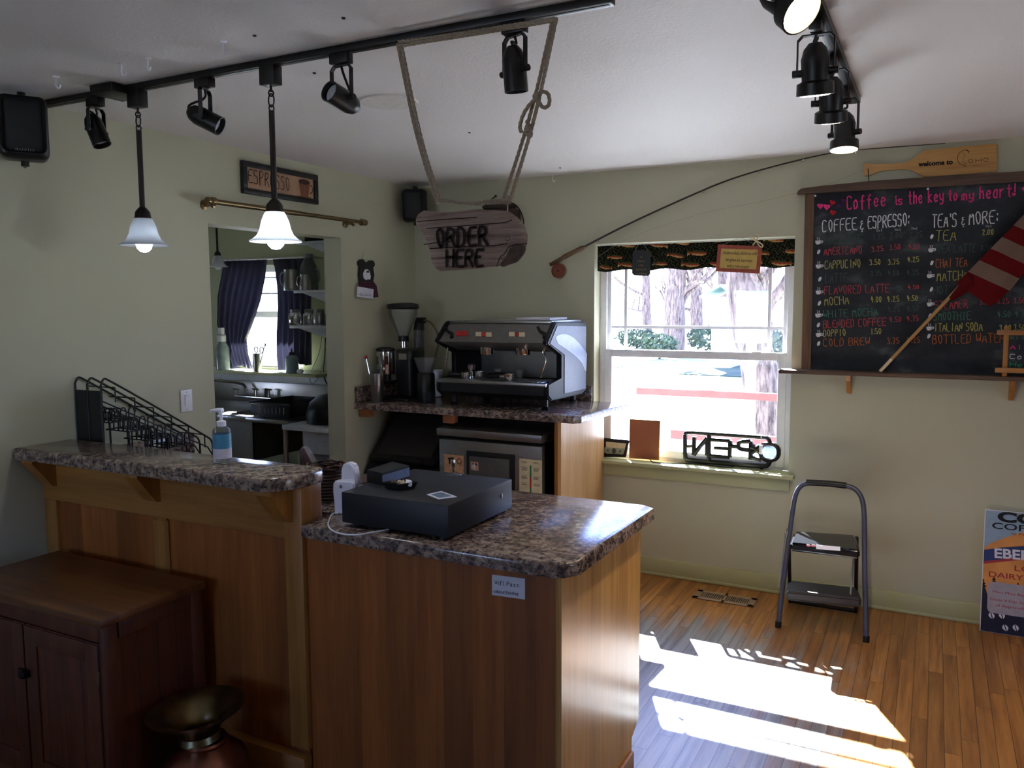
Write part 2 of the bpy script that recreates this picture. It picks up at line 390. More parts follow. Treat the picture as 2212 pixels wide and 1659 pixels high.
# window_1: white vinyl single-hung window
w = struct(B().box((WX0, .095, WZ0), (WX0+.045, .15, WZ1), .004).box((WX1-.045, .095, WZ0), (WX1, .15, WZ1), .004).box((WX0+.045, .095, WZ1-.045), (WX1-.045, .15, WZ1), .002).box((WX0+.045, .095, WZ0-.02), (WX1-.045, .15, WZ0+.03), .002), 'window_1', M['white'])
mz = 1.335
def sash(name, y0, z0, z1, t):
    x0, x1 = WX0+.04, WX1-.04
    return struct(B().box((x0, y0, z0), (x0+t, y0+.028, z1), .003).box((x1-t, y0, z0), (x1, y0+.028, z1), .003).box((x0+t, y0, z0), (x1-t, y0+.028, z0+t), .002).box((x0+t, y0, z1-t), (x1-t, y0+.028, z1), .002), name, M['white'], w)
sash('lower_sash', .082, WZ0+.02, mz+.03, .045); sash('upper_sash', .112, mz-.01, WZ1-.03, .028)
xa, xb_, zm = on('y', .12, 1351.6, 640).x, on('y', .12, 1663, 640).x, on('y', .12, 1500, 707.5).z
b = B(); b.box((xa-.009, .12, mz), (xa+.009, .13, 1.98)).box((xb_-.009, .12, mz), (xb_+.009, .13, 1.98)).box((WX0+.066, .119, zm-.009), (WX1-.066, .131, zm+.009))
struct(b, 'muntin', M['white'], w, smooth=0)
for px in (1372, 1632):
    struct(B().box(on('y', .08, px-9, 764)+V((0, -.004, -.004)), on('y', .08, px+12, 764)+V((0, .03, .012)), .003), 'sash_lock', M['white'], w)
struct(B().box((WX0+.05, .094, WZ0+.05), (WX1-.05, .097, mz)), 'pane', M['glass'], w, smooth=0)
struct(B().box((WX0+.05, .134, mz), (WX1-.05, .137, WZ1-.04)), 'pane', M['glass'], w, smooth=0)
struct(B().box((WX0-.03, -.055, WZ0-.022), (WX1+.035, .10, WZ0), .007), 'trim_1', M['trim'])
struct(B().box((WX0-.01, -.018, WZ0-.095), (WX1+.01, 0, WZ0-.022), .004), 'trim_2', M['trim'])
# window_2: the kitchen window behind the dark curtains
w2 = struct(B().box((KX0, .04, KZ0), (KX0+.05, .1, KZ1), .004).box((KX1-.05, .04, KZ0), (KX1, .1, KZ1), .004).box((KX0+.05, .04, KZ1-.05), (KX1-.05, .1, KZ1), .002).box((KX0+.05, .04, KZ0), (KX1-.05, .1, KZ0+.04), .002), 'window_2', M['white'])
b = B()
for py, h in ((634, .012), (600, .012), (679, .045)): z = on('y', .07, 580, py).z; b.box((KX0+.04, .055, z-h/2), (KX1-.04, .085, z+h/2))
struct(b, 'sash_bar', M['white'], w2, smooth=0)
struct(B().box((KX0+.04, .068, KZ0+.03), (KX1-.04, .072, KZ1-.04)), 'pane', M['glass'], w2, smooth=0)
for k, (a, c) in enumerate((((6.01, -3.0, .9), (6.09, -2.3, 1.8)), ((.5, -7.58, .7), (1.5, -7.51, 2)), ((-3.09, -2.1, 1), (-3.01, -1.6, 1.5)))):
    b = B(); ax = 0 if k == 1 else 1
    for q in (0, .5, 1):
        lo, hi = list(a), list(c); m = lo[ax]+(hi[ax]-lo[ax])*q; lo[ax], hi[ax] = max(a[ax], m-.03), min(c[ax], m+.03); b.box(lo, hi)
    for z in (a[2], c[2]-.04): b.box((a[0], a[1], z), (c[0], c[1], z+.04))
    struct(b, 'window_%d' % (k+3), M['white'], smooth=0)
# ================================================================== OUTDOORS
n = N('pale_gravel'); M['gravel'] = n.fin(n.ramp(n.noise(n.pos(), 1.2, 6, .7), [(.35, '8a8c8c'), (.6, 'a6a6a4')]), .95)
n = N('dry_grass'); M['lawn'] = n.fin(n.ramp(n.noise(n.pos(), 2.5, 6, .7), [(.35, '2c3a24'), (.65, '525c3c')]), .95)
n = N('bark'); f = n.noise(n.pos((9, 9, 1.6)), 2, 6, .7); n.bump(f, .8, .05); M['bark'] = n.fin(n.ramp(f, [(.35, '2e2523'), (.65, '86736b')]), .95)
M['foliage'] = P('winter_leaves', '3e4c38', .8, var=.4, sc=4); M['redwood'] = P('red_stained_wood', '6e2a30', .7, var=.2, sc=6)
M['siding'] = P('white_siding', 'e6e8ee', .7); M['roofg'] = P('green_roof', '5d7f78', .6)
GZ = -.15
struct(B().box((-60, .16, GZ-.1), (60, 90, GZ)).box((6.2, -60, GZ-.1), (60, .16, GZ)).box((-60, -60, GZ-.1), (6.2, -7.7, GZ)).box((-60, -7.7, GZ-.1), (-3.2, .16, GZ)), 'ground', M['gravel'], smooth=0)
ya, yz_ = on('z', GZ, 1500, 814).y, on('z', GZ, 1500, 786).y
o = B().prism([(-14, ya+1, GZ+.001), (-5.2, ya, GZ+.001), (-4.2, yz_, GZ+.001), (-14, yz_, GZ+.001)], (0, 0, .02)).prism([(-2.6, ya+.5, GZ+.001), (3, ya, GZ+.001), (3, yz_, GZ+.001), (-2.2, yz_, GZ+.001)], (0, 0, .02)).done('lawn_patches', M['lawn'], smooth=0); tag(o, 'patches of winter lawn across the bright yard outside the window', 'lawn'); o['kind'] = 'stuff'
struct(B().box((-3.2, .15, 2.5), (6.4, 1.22, 2.62)), 'unseen_sun_block', M['siding'], smooth=0)  # added eave slab out of view, sized to block sun for the upper panes
def rail(name, pts, y, label, th=.05):
    (x0, y0), (x1, y1) = pts; a, c = on('y', y, x0, y0), on('y', y, x1, y1)
    return a, c
t = thing('deck_railing', 'red stained wooden deck railing outside the window', 'railing', on('y', 2.3, 1500, 850))
a, c = on('y', 2.3, 1376, 832), on('y', 2.3, 1720, 868)
B().box((a.x, 2.28, c.z), (c.x+1.6, 2.32, a.z-.02)).done('rail_board', M['redwood'], t, 0)
a2 = on('y', 2.3, 1450, 935)
B().box((a2.x, 2.28, a2.z-.05), (c.x+1.6, 2.32, a2.z+.03)).done('rail_board', M['redwood'], t, 0)
for x in (c.x+.2, c.x+1.4): B().box((x, 2.32, GZ), (x+.07, 2.39, a.z)).done('post', M['redwood'], t, 0)
def branch(b, p, d, r, depth, rg):
    L = (.55+rg.random()*.5)*(r/.1)**.45; pts = [V(p)]; rs = [r]
    for k in range(4):
        d = (V(d)+V((rg.uniform(-.25, .25), rg.uniform(-.25, .25), rg.uniform(-.08, .2)))).normalized()
        pts.append(pts[-1]+d*L*.35); rs.append(r*(1-.11*(k+1)))
    b.tube(pts, rs, 8 if r > .05 else 5)
    if depth:
        for k in range(3 if r > .05 else 2):
            a = d+V((rg.uniform(-.9, .9), rg.uniform(-.9, .9), rg.uniform(-.15, .6))); branch(b, pts[rg.choice((2, 3, 4))] if k else pts[4], a, r*rg.uniform(.42, .7), depth-1, rg)
def tree(p0, p1, r, seed, label, depth=4):
    rg = random.Random(seed); p0, p1 = V(p0), V(p1); d = (p1-p0)
    b = B(); pts = [p0+d*k/6+V((rg.uniform(-.03, .03), rg.uniform(-.03, .03), 0)) for k in range(7)]
    b.tube(pts, [r*(1.25-.07*k) for k in range(7)], 14)
    t = thing('tree', label, 'tree', p0, 'trees outside the window'); b.done('trunk', M['bark'], t)
    c = B()
    for k in range(5): branch(c, pts[2+k if k < 4 else 6], V((rg.uniform(-1, 1), rg.uniform(-.8, .6), rg.uniform(.1, .9))).normalized(), r*.42, depth, rg)
    branch(c, pts[-1], d.normalized(), r*.7, depth, rg)
    c.done('branches', M['bark'], t)
    return t
q = on('y', 6, 1672, 900); q2 = on('y', 6.2, 1612, 560)
tree((q.x, 6, GZ), (q2.x-.2, 6.2, q2.z+.5), .21, 3, 'thick furrowed tree trunk leaning at the right side of the window', 3)
for px, y, r, sd, tp, lb in ((1452, 24, .34, 5, 1464, 'dark bare tree left of the middle of the view through the window'), (1507, 32, .25, 8, 1500, 'slim bare tree in the middle of the view through the window'), (1400, 29, .17, 12, 1392, 'thin bare tree at the left edge of the view through the window'), (1556, 36, .22, 15, 1560, 'bare tree standing left of the white shed outside')):
    a = on('y', y, px, 760); c = on('y', y, tp, 560); tree((a.x, y, GZ), (c.x, y, c.z+.6), r, sd, lb, 4)
ys_ = 18; a, c = on('y', ys_, 1538, 642), on('y', ys_, 1578, 752)
t = thing('shed', 'small white shed with green roof beyond the window', 'shed', ((a.x+c.x)/2, ys_, GZ))
B().box((a.x, ys_, GZ), (c.x, ys_+1.6, a.z)).done('wall', M['siding'], t, 0)
m_ = (a.x+c.x)/2; B().prism([(a.x-.3, ys_-.2, a.z-.02), (m_, ys_-.2, a.z+.28), (c.x+.15, ys_-.2, a.z-.02), (c.x+.15, ys_-.2, a.z+.04), (m_, ys_-.2, a.z+.35), (a.x-.3, ys_-.2, a.z+.04)], (0, 2, 0)).done('roof', M['roofg'], t, 0)
p0, p1 = on('y', 5, 1590, 634), on('y', 5, 1652, 742)
t = thing('utility_box', 'white box on a post outside the window, in front of the thick tree trunk', 'box', ((p0.x+p1.x)/2, 5, GZ))
B().box((p0.x, 5, p1.z), (p1.x, 5.22, p0.z), .02).done('box', M['siding'], t); B().box(((p0.x+p1.x)/2-.05, 5.06, GZ), ((p0.x+p1.x)/2+.05, 5.16, p1.z)).done('post', M['siding'], t, 0); B().box((p0.x-.02, 4.97, p0.z), (p1.x+.02, 5.25, p0.z+.03), .005).done('lid', M['roofg'], t)
def bush(px, py, y, r, seed, label):
    rg = random.Random(seed); c = on('y', y, px, py); b = B()
    for k in range(700):
        d = V((rg.gauss(0, 1), rg.gauss(0, 1), rg.gauss(0, 1))).normalized()*rg.uniform(.6, 1); q = V((c.x+d.x*r, c.y+d.y*r, GZ+.03+(c.z-GZ)*(.52+.48*d.z))); u = V((rg.uniform(-1, 1), rg.uniform(-1, 1), rg.uniform(-1, 1))).normalized()*.08; w_ = u.orthogonal()
        b.b.faces.new([b.b.verts.new(q+x) for x in (u, w_*.5, -u, -w_*.5)])
    b.tube([(c.x, c.y, GZ), (c.x+.05, c.y, (c.z+GZ)*.5)], .05, 6)
    tag(b.done('bush', M['foliage'], smooth=0, rec=False), label, 'bush', 'bushes outside the window')
bush(1540, 705, 25, 1.0, 1, 'green bush left of the white shed outside'); bush(1664, 712, 16.5, .55, 2, 'green bush right of the white shed outside'); bush(1376, 712, 27, .9, 3, 'green bush at the left side of the view through the window'); bush(1425, 722, 21, .6, 4, 'low bush below the dark bare tree outside')
b = B(); b.box((-12, 11, GZ), (-4.4, 14, 4.2)); t = tag(b.done('neighbouring_house', M['siding'], smooth=0), 'pale neighbouring house seen through the kitchen window', 'house')
for z in (.9, 1.9): B().box((-6.6, 10.97, z), (-5.2, 11, z+.8)).done('window_pane', M['grey'], t, 0)
# ================================================================== BAR (tall part) and LOW COUNTER
YB = -2.70
t = thing('tall_bar', 'tall oak panelled bar front with corbels under its top', 'bar', (.68, YB, 0))
B().box((0.002, YB+.015, .02), (1.355, YB+.10, 1.05)).done('panel', M['oak'], t, 0)
B().box((0.002, YB, .871), (1.283, YB+.02, 1.05), .002).done('rail', M['oakrail'], t, 0)
B().box((.002, YB, .12), (.076, YB+.02, .871), .003).done('stile', M['oaklt'], t)
B().box((.631, YB, .12), (.713, YB+.02, .871), .012, 1).done('stile', M['oaklt'], t)
B().box((1.283, YB-.001, .145), (1.36, YB+.101, 1.05), .003).done('stile', M['oaklt'], t)
B().box((.002, YB-.022, 0), (1.36, YB+.02, .125), .006).done('base_board', M['oakrail'], t)
for xc in (.055, .655, 1.285):
    b = B(); b.prism([(xc-.035, YB, 1.05), (xc-.035, YB-.095, 1.05), (xc-.035, YB-.095, 1.035), (xc-.035, YB-.02, .935), (xc-.035, YB, .93)], (.07, 0, 0)); b.done('corbel', M['oaklt'], t)
def slab(b, poly, z0, z1, r=.012):   # countertop with rolled top edge
    n0 = len(b.b.verts); P_ = [(x, y, z0) for x, y in poly]; b.prism(P_, (0, 0, z1-z0))
    b.b.verts.ensure_lookup_table(); vs = b.b.verts[n0:]; es = {e for v in vs for e in v.link_edges if all(abs(q.co.z-z1) < 1e-5 for q in e.verts)}
    bmesh.ops.bevel(b.b, geom=list(es), offset=r, segments=3, affect='EDGES', profile=.5); return b
b = slab(B(), [(.003, -2.815), (1.30, -2.815), (1.345, -2.77), (1.365, -2.70), (1.365, -2.60), (1.34, -2.565), (.003, -2.565)], 1.052, 1.096, .014)
tag(b.done('laminate_worktop', M['gran']), 'long narrow speckled laminate top of the tall bar', 'worktop')
YL = -2.682; XR = 2.285; YBk = -1.99
t = thing('low_counter', 'low oak counter cabinet carrying the cash drawer', 'counter', (1.82, -2.3, 0))
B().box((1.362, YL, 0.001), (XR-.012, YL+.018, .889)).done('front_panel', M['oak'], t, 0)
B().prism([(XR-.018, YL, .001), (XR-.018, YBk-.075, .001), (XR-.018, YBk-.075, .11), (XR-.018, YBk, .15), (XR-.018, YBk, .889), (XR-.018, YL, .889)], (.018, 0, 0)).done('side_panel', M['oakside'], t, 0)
B().box((XR, YL+.0, .001), (XR+.014, YBk-.085, .07), .005).done('base_shoe', M['oakrail'], t)
B().box((1.362, YBk-.10, .001), (XR-.02, YBk-.08, .11)).box((1.07, YBk-.03, .11), (XR-.02, YBk-.012, .885)).box((1.07, -2.54, .001), (1.09, YBk-.03, .885)).done('back_panel', M['oak'], t, 0)
b = slab(B(), [(1.37, -2.715), (2.262, -2.715), (2.298, -2.70), (2.327, -2.655), (2.332, -1.985), (2.29, -1.955), (1.05, -1.955), (1.05, -2.55), (1.37, -2.55)], .890, .932, .012)
tag(b.done('laminate_worktop', M['gran']), 'speckled laminate top of the low counter under the cash drawer', 'worktop')
n_ = V((0, -1, 0)); q = [on('y', YL-.001, *p) for p in ((1063, 1241), (1134, 1250), (1134, 1295), (1063, 1285))]
t = thing('wifi_note', 'small handwritten white paper note taped to the counter front', 'note', q[3])
B().prism(q, (0, -.0006, 0)).done('paper', M['paper'], t, 0)
b = B(); o_ = V((0, -.0012, 0)); F_ = lambda x, y: on('y', YL-.0022, x, y)
strokes(b, 'Wifi Pass', F_(1069, 1262), F_(1123, 1269), .012, n_, .0016, 3, .4); strokes(b, 'cohocoffeeshop', F_(1067, 1280), F_(1121, 1286), .009, n_, .0013, 4, .4)
b.done('lettering', M['ink'], t, 0)
# ------------------------------------------------------------------ things on the low counter
Z1 = .932
t = thing('cash_drawer', 'black steel cash drawer on the low counter', 'cash drawer', (1.70, -2.46, Z1))
B().box((1.50, -2.667, Z1+.012), (1.906, -2.25, Z1+.113), .004).done('housing', P('dark_drawer_paint', '10121c', .5), t)
for x in (1.54, 1.865):
    for y in (-2.63, -2.29): B().cyl((x, y, Z1), (x, y, Z1+.013), .012).done('foot', M['black'], t)
B().box(on('x', 1.907, 1085, 1070)+V((-.001, -.004, -.01)), on('x', 1.907, 1085, 1070)+V((.001, .002, .006))).done('key_slot', M['white'], t, 0)
ZD = Z1+.113
def tp(px, py, z=ZD): return on('z', z, px, py)
p = tp(817, 1046); qv = tp(884, 1028)
t = thing('card_reader_box', 'small black box with silver blue side on the cash drawer', 'terminal', (1.55, -2.42, ZD))
A_ = [tp(*q) for q in ((793, 1041), (826, 1049), (884, 1031), (848, 1022))]
B().prism(A_, (0, 0, .042)).done('case', M['black'], t, 0)
dx = (A_[2]-A_[1]); nn = V((dx.y, -dx.x, 0)).normalized()*.002
B().prism([A_[1]+V((0, 0, .005)), A_[2]+V((0, 0, .005)), A_[2]+V((0, 0, .035)), A_[1]+V((0, 0, .035))], nn).done('side_band', P('silver_blue_plastic', '8a9cc4', .25, .4), t, 0)
B().prism([A_[0]+(A_[2]-A_[0])*k+V((0, 0, .0422)) for k in (.45, .52)]+[A_[0]+(A_[2]-A_[0])*k+V((.006, .006, .0422)) for k in (.52, .45)], (0, 0, .0004)).done('logo', M['grey'], t, 0)
c = tp(864, 1055); t = tag(B().lathe([(0, 0), (.040, 0), (.052, .022), (.049, .022), (.038, .004), (0, .004)], c, 4, Matrix.Rotation(.5, 4, 'Z') @ Matrix.Diagonal((1.15, .8, 1, 1))).done('shell_dish', M['black'], smooth=20), 'small square black dish of shells on the cash drawer', 'dish')
M['shell'] = P('pale_shell', 'b9a88c', .5, var=.3, sc=90); M['shellb'] = P('brown_shell', '5a3c30', .5, var=.3, sc=90)
for k, (dx_, dy_, r, m, lb) in enumerate(((-.022, -.004, .011, 'shellb', 'brown shell at the left end of the black dish'), (-.004, .004, .010, 'shell', 'small white shell in the middle of the black dish'), (.016, -.006, .011, 'shell', 'rounded cream shell in the black dish'), (.03, .008, .013, 'white', 'white banded spiral shell at the right end of the black dish'))):
    b = B(); cc = c+V((dx_, dy_, .018))
    b.lathe([(r*.15, -r), (r*.7, -r*.6), (r, 0), (r*.8, r*.5), (r*.5, r*.8), (.0, r*1.3)], cc, 12, aim((random.uniform(-1, 1), random.uniform(-1, 1), .7)))
    tag(b.done('shell', M[m]), lb, 'shell', 'shells in the black dish')
q = [tp(*x) for x in ((922, 1069), (947, 1079), (987, 1074), (953, 1062))]
t = thing('paper_coaster', 'square paper coaster with blue picture on the cash drawer', 'coaster', q[0])
B().prism(q, (0, 0, .002)).done('card', M['paper'], t, 0); cc = sum(q, V())/4
B().prism([cc+(x-cc)*.72+V((0, 0, .0022)) for x in q], (0, 0, .0003)).done('picture', P('blue_print', '5e7288', .6, var=.4, sc=60), t, 0)
c = tp(980, 1026); t = thing('card_holder', 'clear plastic suction card holder standing on the cash drawer', 'card holder', c)
B().lathe([(.028, 0), (.026, .003), (.012, .008), (.004, .012), (0, .012)], c, 24).done('base', M['clear'], t)
B().tube([c+V((0, 0, .01)), c+V((-.002, 0, .04))], .004, 8).box(c+V((-.006, -.003, .03)), c+V((.006, .003, .055)), .001).done('clip', M['chrome'], t)
# white handset cradle
c = on('z', Z1, 737, 1112); t = thing('handset_charger', 'white plastic handset standing in its charger beside the cash drawer', 'handset', c)
F_ = lambda x, y: on('y', c.y, x, y)
b = B(); pl = [F_(*q) for q in ((722, 1112), (717, 1060), (718, 1040), (726, 1038), (760, 1038), (766, 1048), (762, 1075), (750, 1112))]; b.prism(pl, (0, .05, 0)); bmesh.ops.bevel(b.b, geom=b.b.edges[:], offset=.006, segments=3, affect='EDGES'); b.done('cradle', M['whitep'], t, 50)
b = B(); pl = [F_(*q)+V((0, .012, 0)) for q in ((730, 1050), (731, 1010), (739, 1001), (752, 1001), (760, 1010), (766, 1045), (762, 1055))]; b.prism(pl, (0, .03, 0)); bmesh.ops.bevel(b.b, geom=b.b.edges[:], offset=.006, segments=3, affect='EDGES'); b.done('handset', M['whitep'], t, 50)
B().lathe([(0, 0), (.006, 0), (.006, .002), (0, .002)], F_(737, 1051)+V((0, -.001, 0)), 10, aim((0, -1, 0))).done('button', M['grey'], t)
q = [on('z', Z1+.003, *x) for x in ((730, 1110), (718, 1108), (710, 1125), (708, 1135), (716, 1146), (738, 1154), (770, 1156), (800, 1151), (840, 1143))]
tag(B().tube(smooth(q, 3), .0025, 8).done('white_cable', M['whitep']), 'thin white cable looping on the counter in front of the cash drawer', 'cable')
q = [F_(757, 1060)+V((0, .02, 0)), tp(770, 1050, ZD+.02), tp(778, 1044, ZD+.02), tp(800, 1042, ZD+.006)]
tag(B().tube(smooth(q, 3), .002, 6).done('black_cable', M['black']), 'thin black cable from the white handset to the small black box', 'cable')
# wicker basket with bark and a wrapped bar
c = on('y', -2.40, 706, 1075); c = V((c.x, c.y, Z1)); BK = c; t = thing('wicker_basket', 'brown wicker basket beside the tall bar', 'basket', c)
n = N('wicker'); x = n.xyz(); s1 = n.math('SINE', n.math('MULTIPLY', x[2], 520)); n.bump(s1, .8, .004); M['wick'] = n.fin(n.ramp(n.math('ADD', n.math('MULTIPLY', s1, .3), n.noise(n.pos(), 60, 3)), [(.3, '1c0f0b'), (.8, '4a2c1e')]), .7)
b = B(); b.lathe([(.0, .002), (.058, .002), (.066, .06), (.072, .115), (.066, .115), (.06, .06), (.052, .008), (0, .008)], c, 32); b.done('body', M['wick'], t)
b = B()
for k in range(3): b.tube([c+V(((.068+.003*math.sin(k*2.1+a*.9))*math.cos(a*PI/16), (.068+.003*math.sin(k*2.1+a*.9))*math.sin(a*PI/16), .118+.006*k+.003*math.sin(a*1.6+k*2))) for a in range(32)], .004, 6, True)
b.done('rim', M['wick'], t)
b = B(); rg = random.Random(4)
for k in range(46): a = V((rg.uniform(-.05, .05), rg.uniform(-.05, .05), rg.uniform(.09, .125))); d = V((rg.uniform(-1, 1), rg.uniform(-1, 1), rg.uniform(-.1, .25))).normalized()*rg.uniform(.012, .024); b.tube([c+a-d, c+a, c+a+d], [.0015, .004, .0015], 5)
o = b.done('wood_shavings', P('dried_bark', '5b3a26', .8, var=.4, sc=90)); tag(o, 'curled brown bark pieces filling the wicker basket', 'bark'); o['kind'] = 'stuff'
a = on('y', -2.40, 662, 1010); d = a
t = thing('wrapped_snack_bar', 'wrapped brown snack bar standing tilted in the wicker basket', 'snack', a)
q = [on('y', -2.40, *x) for x in ((645, 975), (656, 968), (674, 1000), (676, 1024), (666, 1024))]
B().prism(q, (0, .012, 0)).done('bar', P('brown_wrapper', '5a2f28', .4), t, 0)
q = [on('y', -2.406, *x) for x in ((643, 977), (653, 965), (659, 968), (678, 1000), (680, 1026), (660, 1020))]
B().prism(q, (0, .022, 0)).done('wrapper', M['clear'], t, 0)
# sanitizer on the bar
c = V((.985, -2.675, 1.096)); t = thing('sanitizer_bottle', 'clear pump bottle of hand sanitizer with blue label on the bar', 'bottle', c)
B().lathe([(0, 0), (.028, 0), (.031, .004), (.031, .115), (.028, .122), (.012, .130), (.012, .136), (0, .136)], c, 28).done('bottle', M['clear'], t)
n = N('sanitizer_label'); z = n.xyz()[2]; wl = n.noise(n.pos((1, 1, 30)), 16, 2); lbl = n.ramp(n.math('DIVIDE', n.math('SUBTRACT', z, 1.096+.02), .085), [(0, 'cfc6d0'), (.38, 'cfc6d0'), (.4, '3f86a8'), (1, '5b9cba')]); lbl.node.color_ramp.interpolation = 'CONSTANT'
n.fin(n.mix(n.ramp(wl, [(.42, (.55, .55, .55)), (.48, (0, 0, 0))]), lbl, lin('27455c')), .4)
B().lathe([(.0314, .02), (.0316, .02), (.0316, .105), (.0314, .105)], c, 28).done('label', n.m, t)
B().lathe([(.013, .128), (.016, .132), (.016, .148), (.006, .152), (.005, .178), (.0, .178)], c, 20).done('collar', M['whitep'], t)
B().tube([c+V((.008, 0, .186)), c+V((-.01, -.004, .187)), c+V((-.034, -.012, .184)), c+V((-.037, -.013, .176))], [.009, .008, .005, .004], 10).lathe([(0, .175), (.009, .176), (.009, .190), (0, .192)], c, 16).done('pump_head', M['whitep'], t)
# back counter and wire rack behind the bar
t = thing('back_counter', 'speckled laminate counter behind the bar along the left wall', 'counter', (.3, -2.25, 0))
slab(B(), [(.003, -2.59), (.62, -2.59), (.62, -1.945), (.003, -1.945)], .89, .93).done('top', M['gran'], t)
B().box((.003, -2.59, .93), (.022, -1.95, 1.035), .004).done('splash', M['gran'], t)
B().box((.003, -2.58, .001), (.58, -1.96, .89)).done('cabinet', M['oaklt'], t, 0)
t = thing('wire_rack', 'black wire stair rack standing behind the bar', 'rack', (.13, -2.3, .93))
xs = (.012, .09, .175); yb_, yf = -2.545, -1.98
for x in xs:
    pts = [(x, yb_, .93), (x, yb_, 1.325), (x, yb_+.012, 1.35), (x, yb_+.03, 1.348), (x, yf-.03, 1.035), (x, yf, 1.01), (x, yf, .935)]
    B().tube(smooth(pts[:1], 0)+smooth(pts[1:], 2), .0045, 8).tube([(x, yb_, 1.26), (x, yf-.03, .985), (x, yf, .94)], .0035, 6).done('side_frame', M['blackm'], t)
for k in range(6):
    f = (k+.7)/6.2; y = yb_+(yf-yb_)*f; z = 1.345-(1.345-1.02)*f
    B().tube([(xs[0], y, z), (xs[2], y+.0, z)], .003, 6).tube([(xs[2], y, z), (xs[2], y, z-.06)], .003, 6).done('rung', M['blackm'], t)
for x0, x1 in ((xs[0], xs[1]-.008), (xs[1]+.004, xs[2])): B().box((x0, yb_-.002, .935), (x1, yb_+.006, 1.30), .002).done('back_panel', M['black'], t)
for px, py in ((222, 912), (263, 931), (302, 950), (346, 966)):
    b = B(); c = on('x', .27, px, py); c = c if c.y > -2.52 else on('y', -2.52, px, py); y, z = c.y, c.z; x0, x1 = c.x-.095, c.x+.045
    b.tube([(x0, y, z), (x1, y, z), (x1, y+.10, z), (x0, y+.10, z)], .003, 6, True).tube([(x0, y+.05, z), (x1, y+.05, z)], .003, 6)
    for j in range(5):
        xx = x0+.02+j*.028; b.tube(smooth([(xx, y, z), (xx, y, z+.055), (xx, y+.05, z+.055), (xx, y+.05, z)], 2), .0032, 6)
    for j in range(3):
        yy = y+.01+j*.04; b.tube(smooth([(x1, yy, z), (x1, yy, z+.055), (x1, yy+.028, z+.055), (x1, yy+.028, z)], 2), .0032, 6)
    b.tube([(x1, y, z), (x1, y, .932)], .0032, 6).tube([(x1, y+.10, z), (x1, y+.10, .932)], .0032, 6).tube([(x0, y+.10, z), (x0, y+.10, .932)], .003, 6)
    b.done('tier', M['blackm'], t)
# ------------------------------------------------------------------ dark cabinet and spittoon in front of the bar
t = thing('wooden_cabinet', 'dark brown wooden cabinet with two doors in front of the bar', 'cabinet', (.54, -2.94, 0))
X0, X1, Y0, Y1, H = .13, .945, -3.145, -2.735, .683
B().box((X0, Y0, H-.028), (X1, Y1, H), .006).done('top', M['cabtop'], t)
X0 += .012; X1 -= .02; Y0 += .018
B().box((X1-.018, Y0+.05, .03), (X1-.004, Y1-.03, H-.07)).done('side_panel', M['cabs'], t, 0)
b = B(); b.box((X1-.02, Y0, .0), (X1, Y0+.06, H-.028), .002).box((X1-.02, Y1-.05, 0), (X1, Y1, H-.028), .002).box((X1-.02, Y0+.05, H-.085), (X1, Y1-.05, H-.028), .002).box((X1-.02, Y0+.05, .04), (X1, Y1-.05, .10), .002); b.done('side_frame', M['cabf'], t)
B().box((X0, Y0+.02, .001), (X0+.018, Y1, H-.03)).box((X0, Y1-.012, .02), (X1-.02, Y1-.001, H-.03)).box((X0, Y0+.02, .04), (X1-.02, Y1-.012, .06)).done('carcass', M['cabs'], t, 0)
B().box((X0, Y0, H-.085), (X1-.021, Y0+.02, H-.029), .002).done('top_rail', M['cabf'], t); B().box((X0, Y0, .0), (X1-.021, Y0+.02, .06), .002).done('bottom_rail', M['cabf'], t)
xm = X0+.385
for k, (a, c) in enumerate(((X0+.005, xm-.003), (xm+.003, X1-.022))):
    d = B().box((a, Y0, .063), (c, Y0+.016, H-.089), .002).done('door', M['cab'], t)
    B().box((a+.002, Y0-.006, .066), (a+.062, Y0+.002, H-.092), .002).box((c-.062, Y0-.006, .066), (c-.002, Y0+.002, H-.092), .002).box((a+.062, Y0-.006, H-.155), (c-.062, Y0+.002, H-.092), .002).box((a+.062, Y0-.006, .066), (c-.062, Y0+.002, .13), .002).done('door_frame', M['cabf'], d)
    for z in (.16, H-.2): B().box(((c-.004 if k else a-.004), Y0-.009, z-.025), ((c+.004 if k else a+.004), Y0+.001, z+.025), .001).done('hinge', M['brass'], d)
    if k: B().box((a-.03, Y0-.018, .415), (a+.025, Y0-.006, .44), .004).lathe([(0, 0), (.014, 0), (.014, .012), (.008, .02), (0, .02)], (a+.012, Y0-.016, .428), 14, aim((0, -1, 0))).done('latch', M['blackm'], d)
c = V((1.13, -2.93, 0)); t = thing('spittoon', 'old brass and copper spittoon on the floor before the bar', 'spittoon', c)
B().lathe([(0, .003), (.075, .003), (.085, .012), (.10, .03), (.135, .085), (.14, .14), (.125, .19), (.085, .225), (.072, .235), (.074, .243), (.068, .25), (.064, .243), (.06, .235), (.08, .215), (.115, .17), (.12, .12), (.07, .02), (0, .015)], c, 40).done('body', M['copper'], t)
B().lathe([(.068, .247), (.062, .268), (.075, .292), (.11, .322), (.15, .345), (.155, .352), (.148, .351), (.105, .331), (.068, .30), (.052, .27), (.055, .245)], c, 44, Matrix.Rotation(math.radians(-3.5), 4, 'Y') @ Matrix.Rotation(math.radians(1.5), 4, 'X'), closed=True).done('rim', M['spbrass'], t)
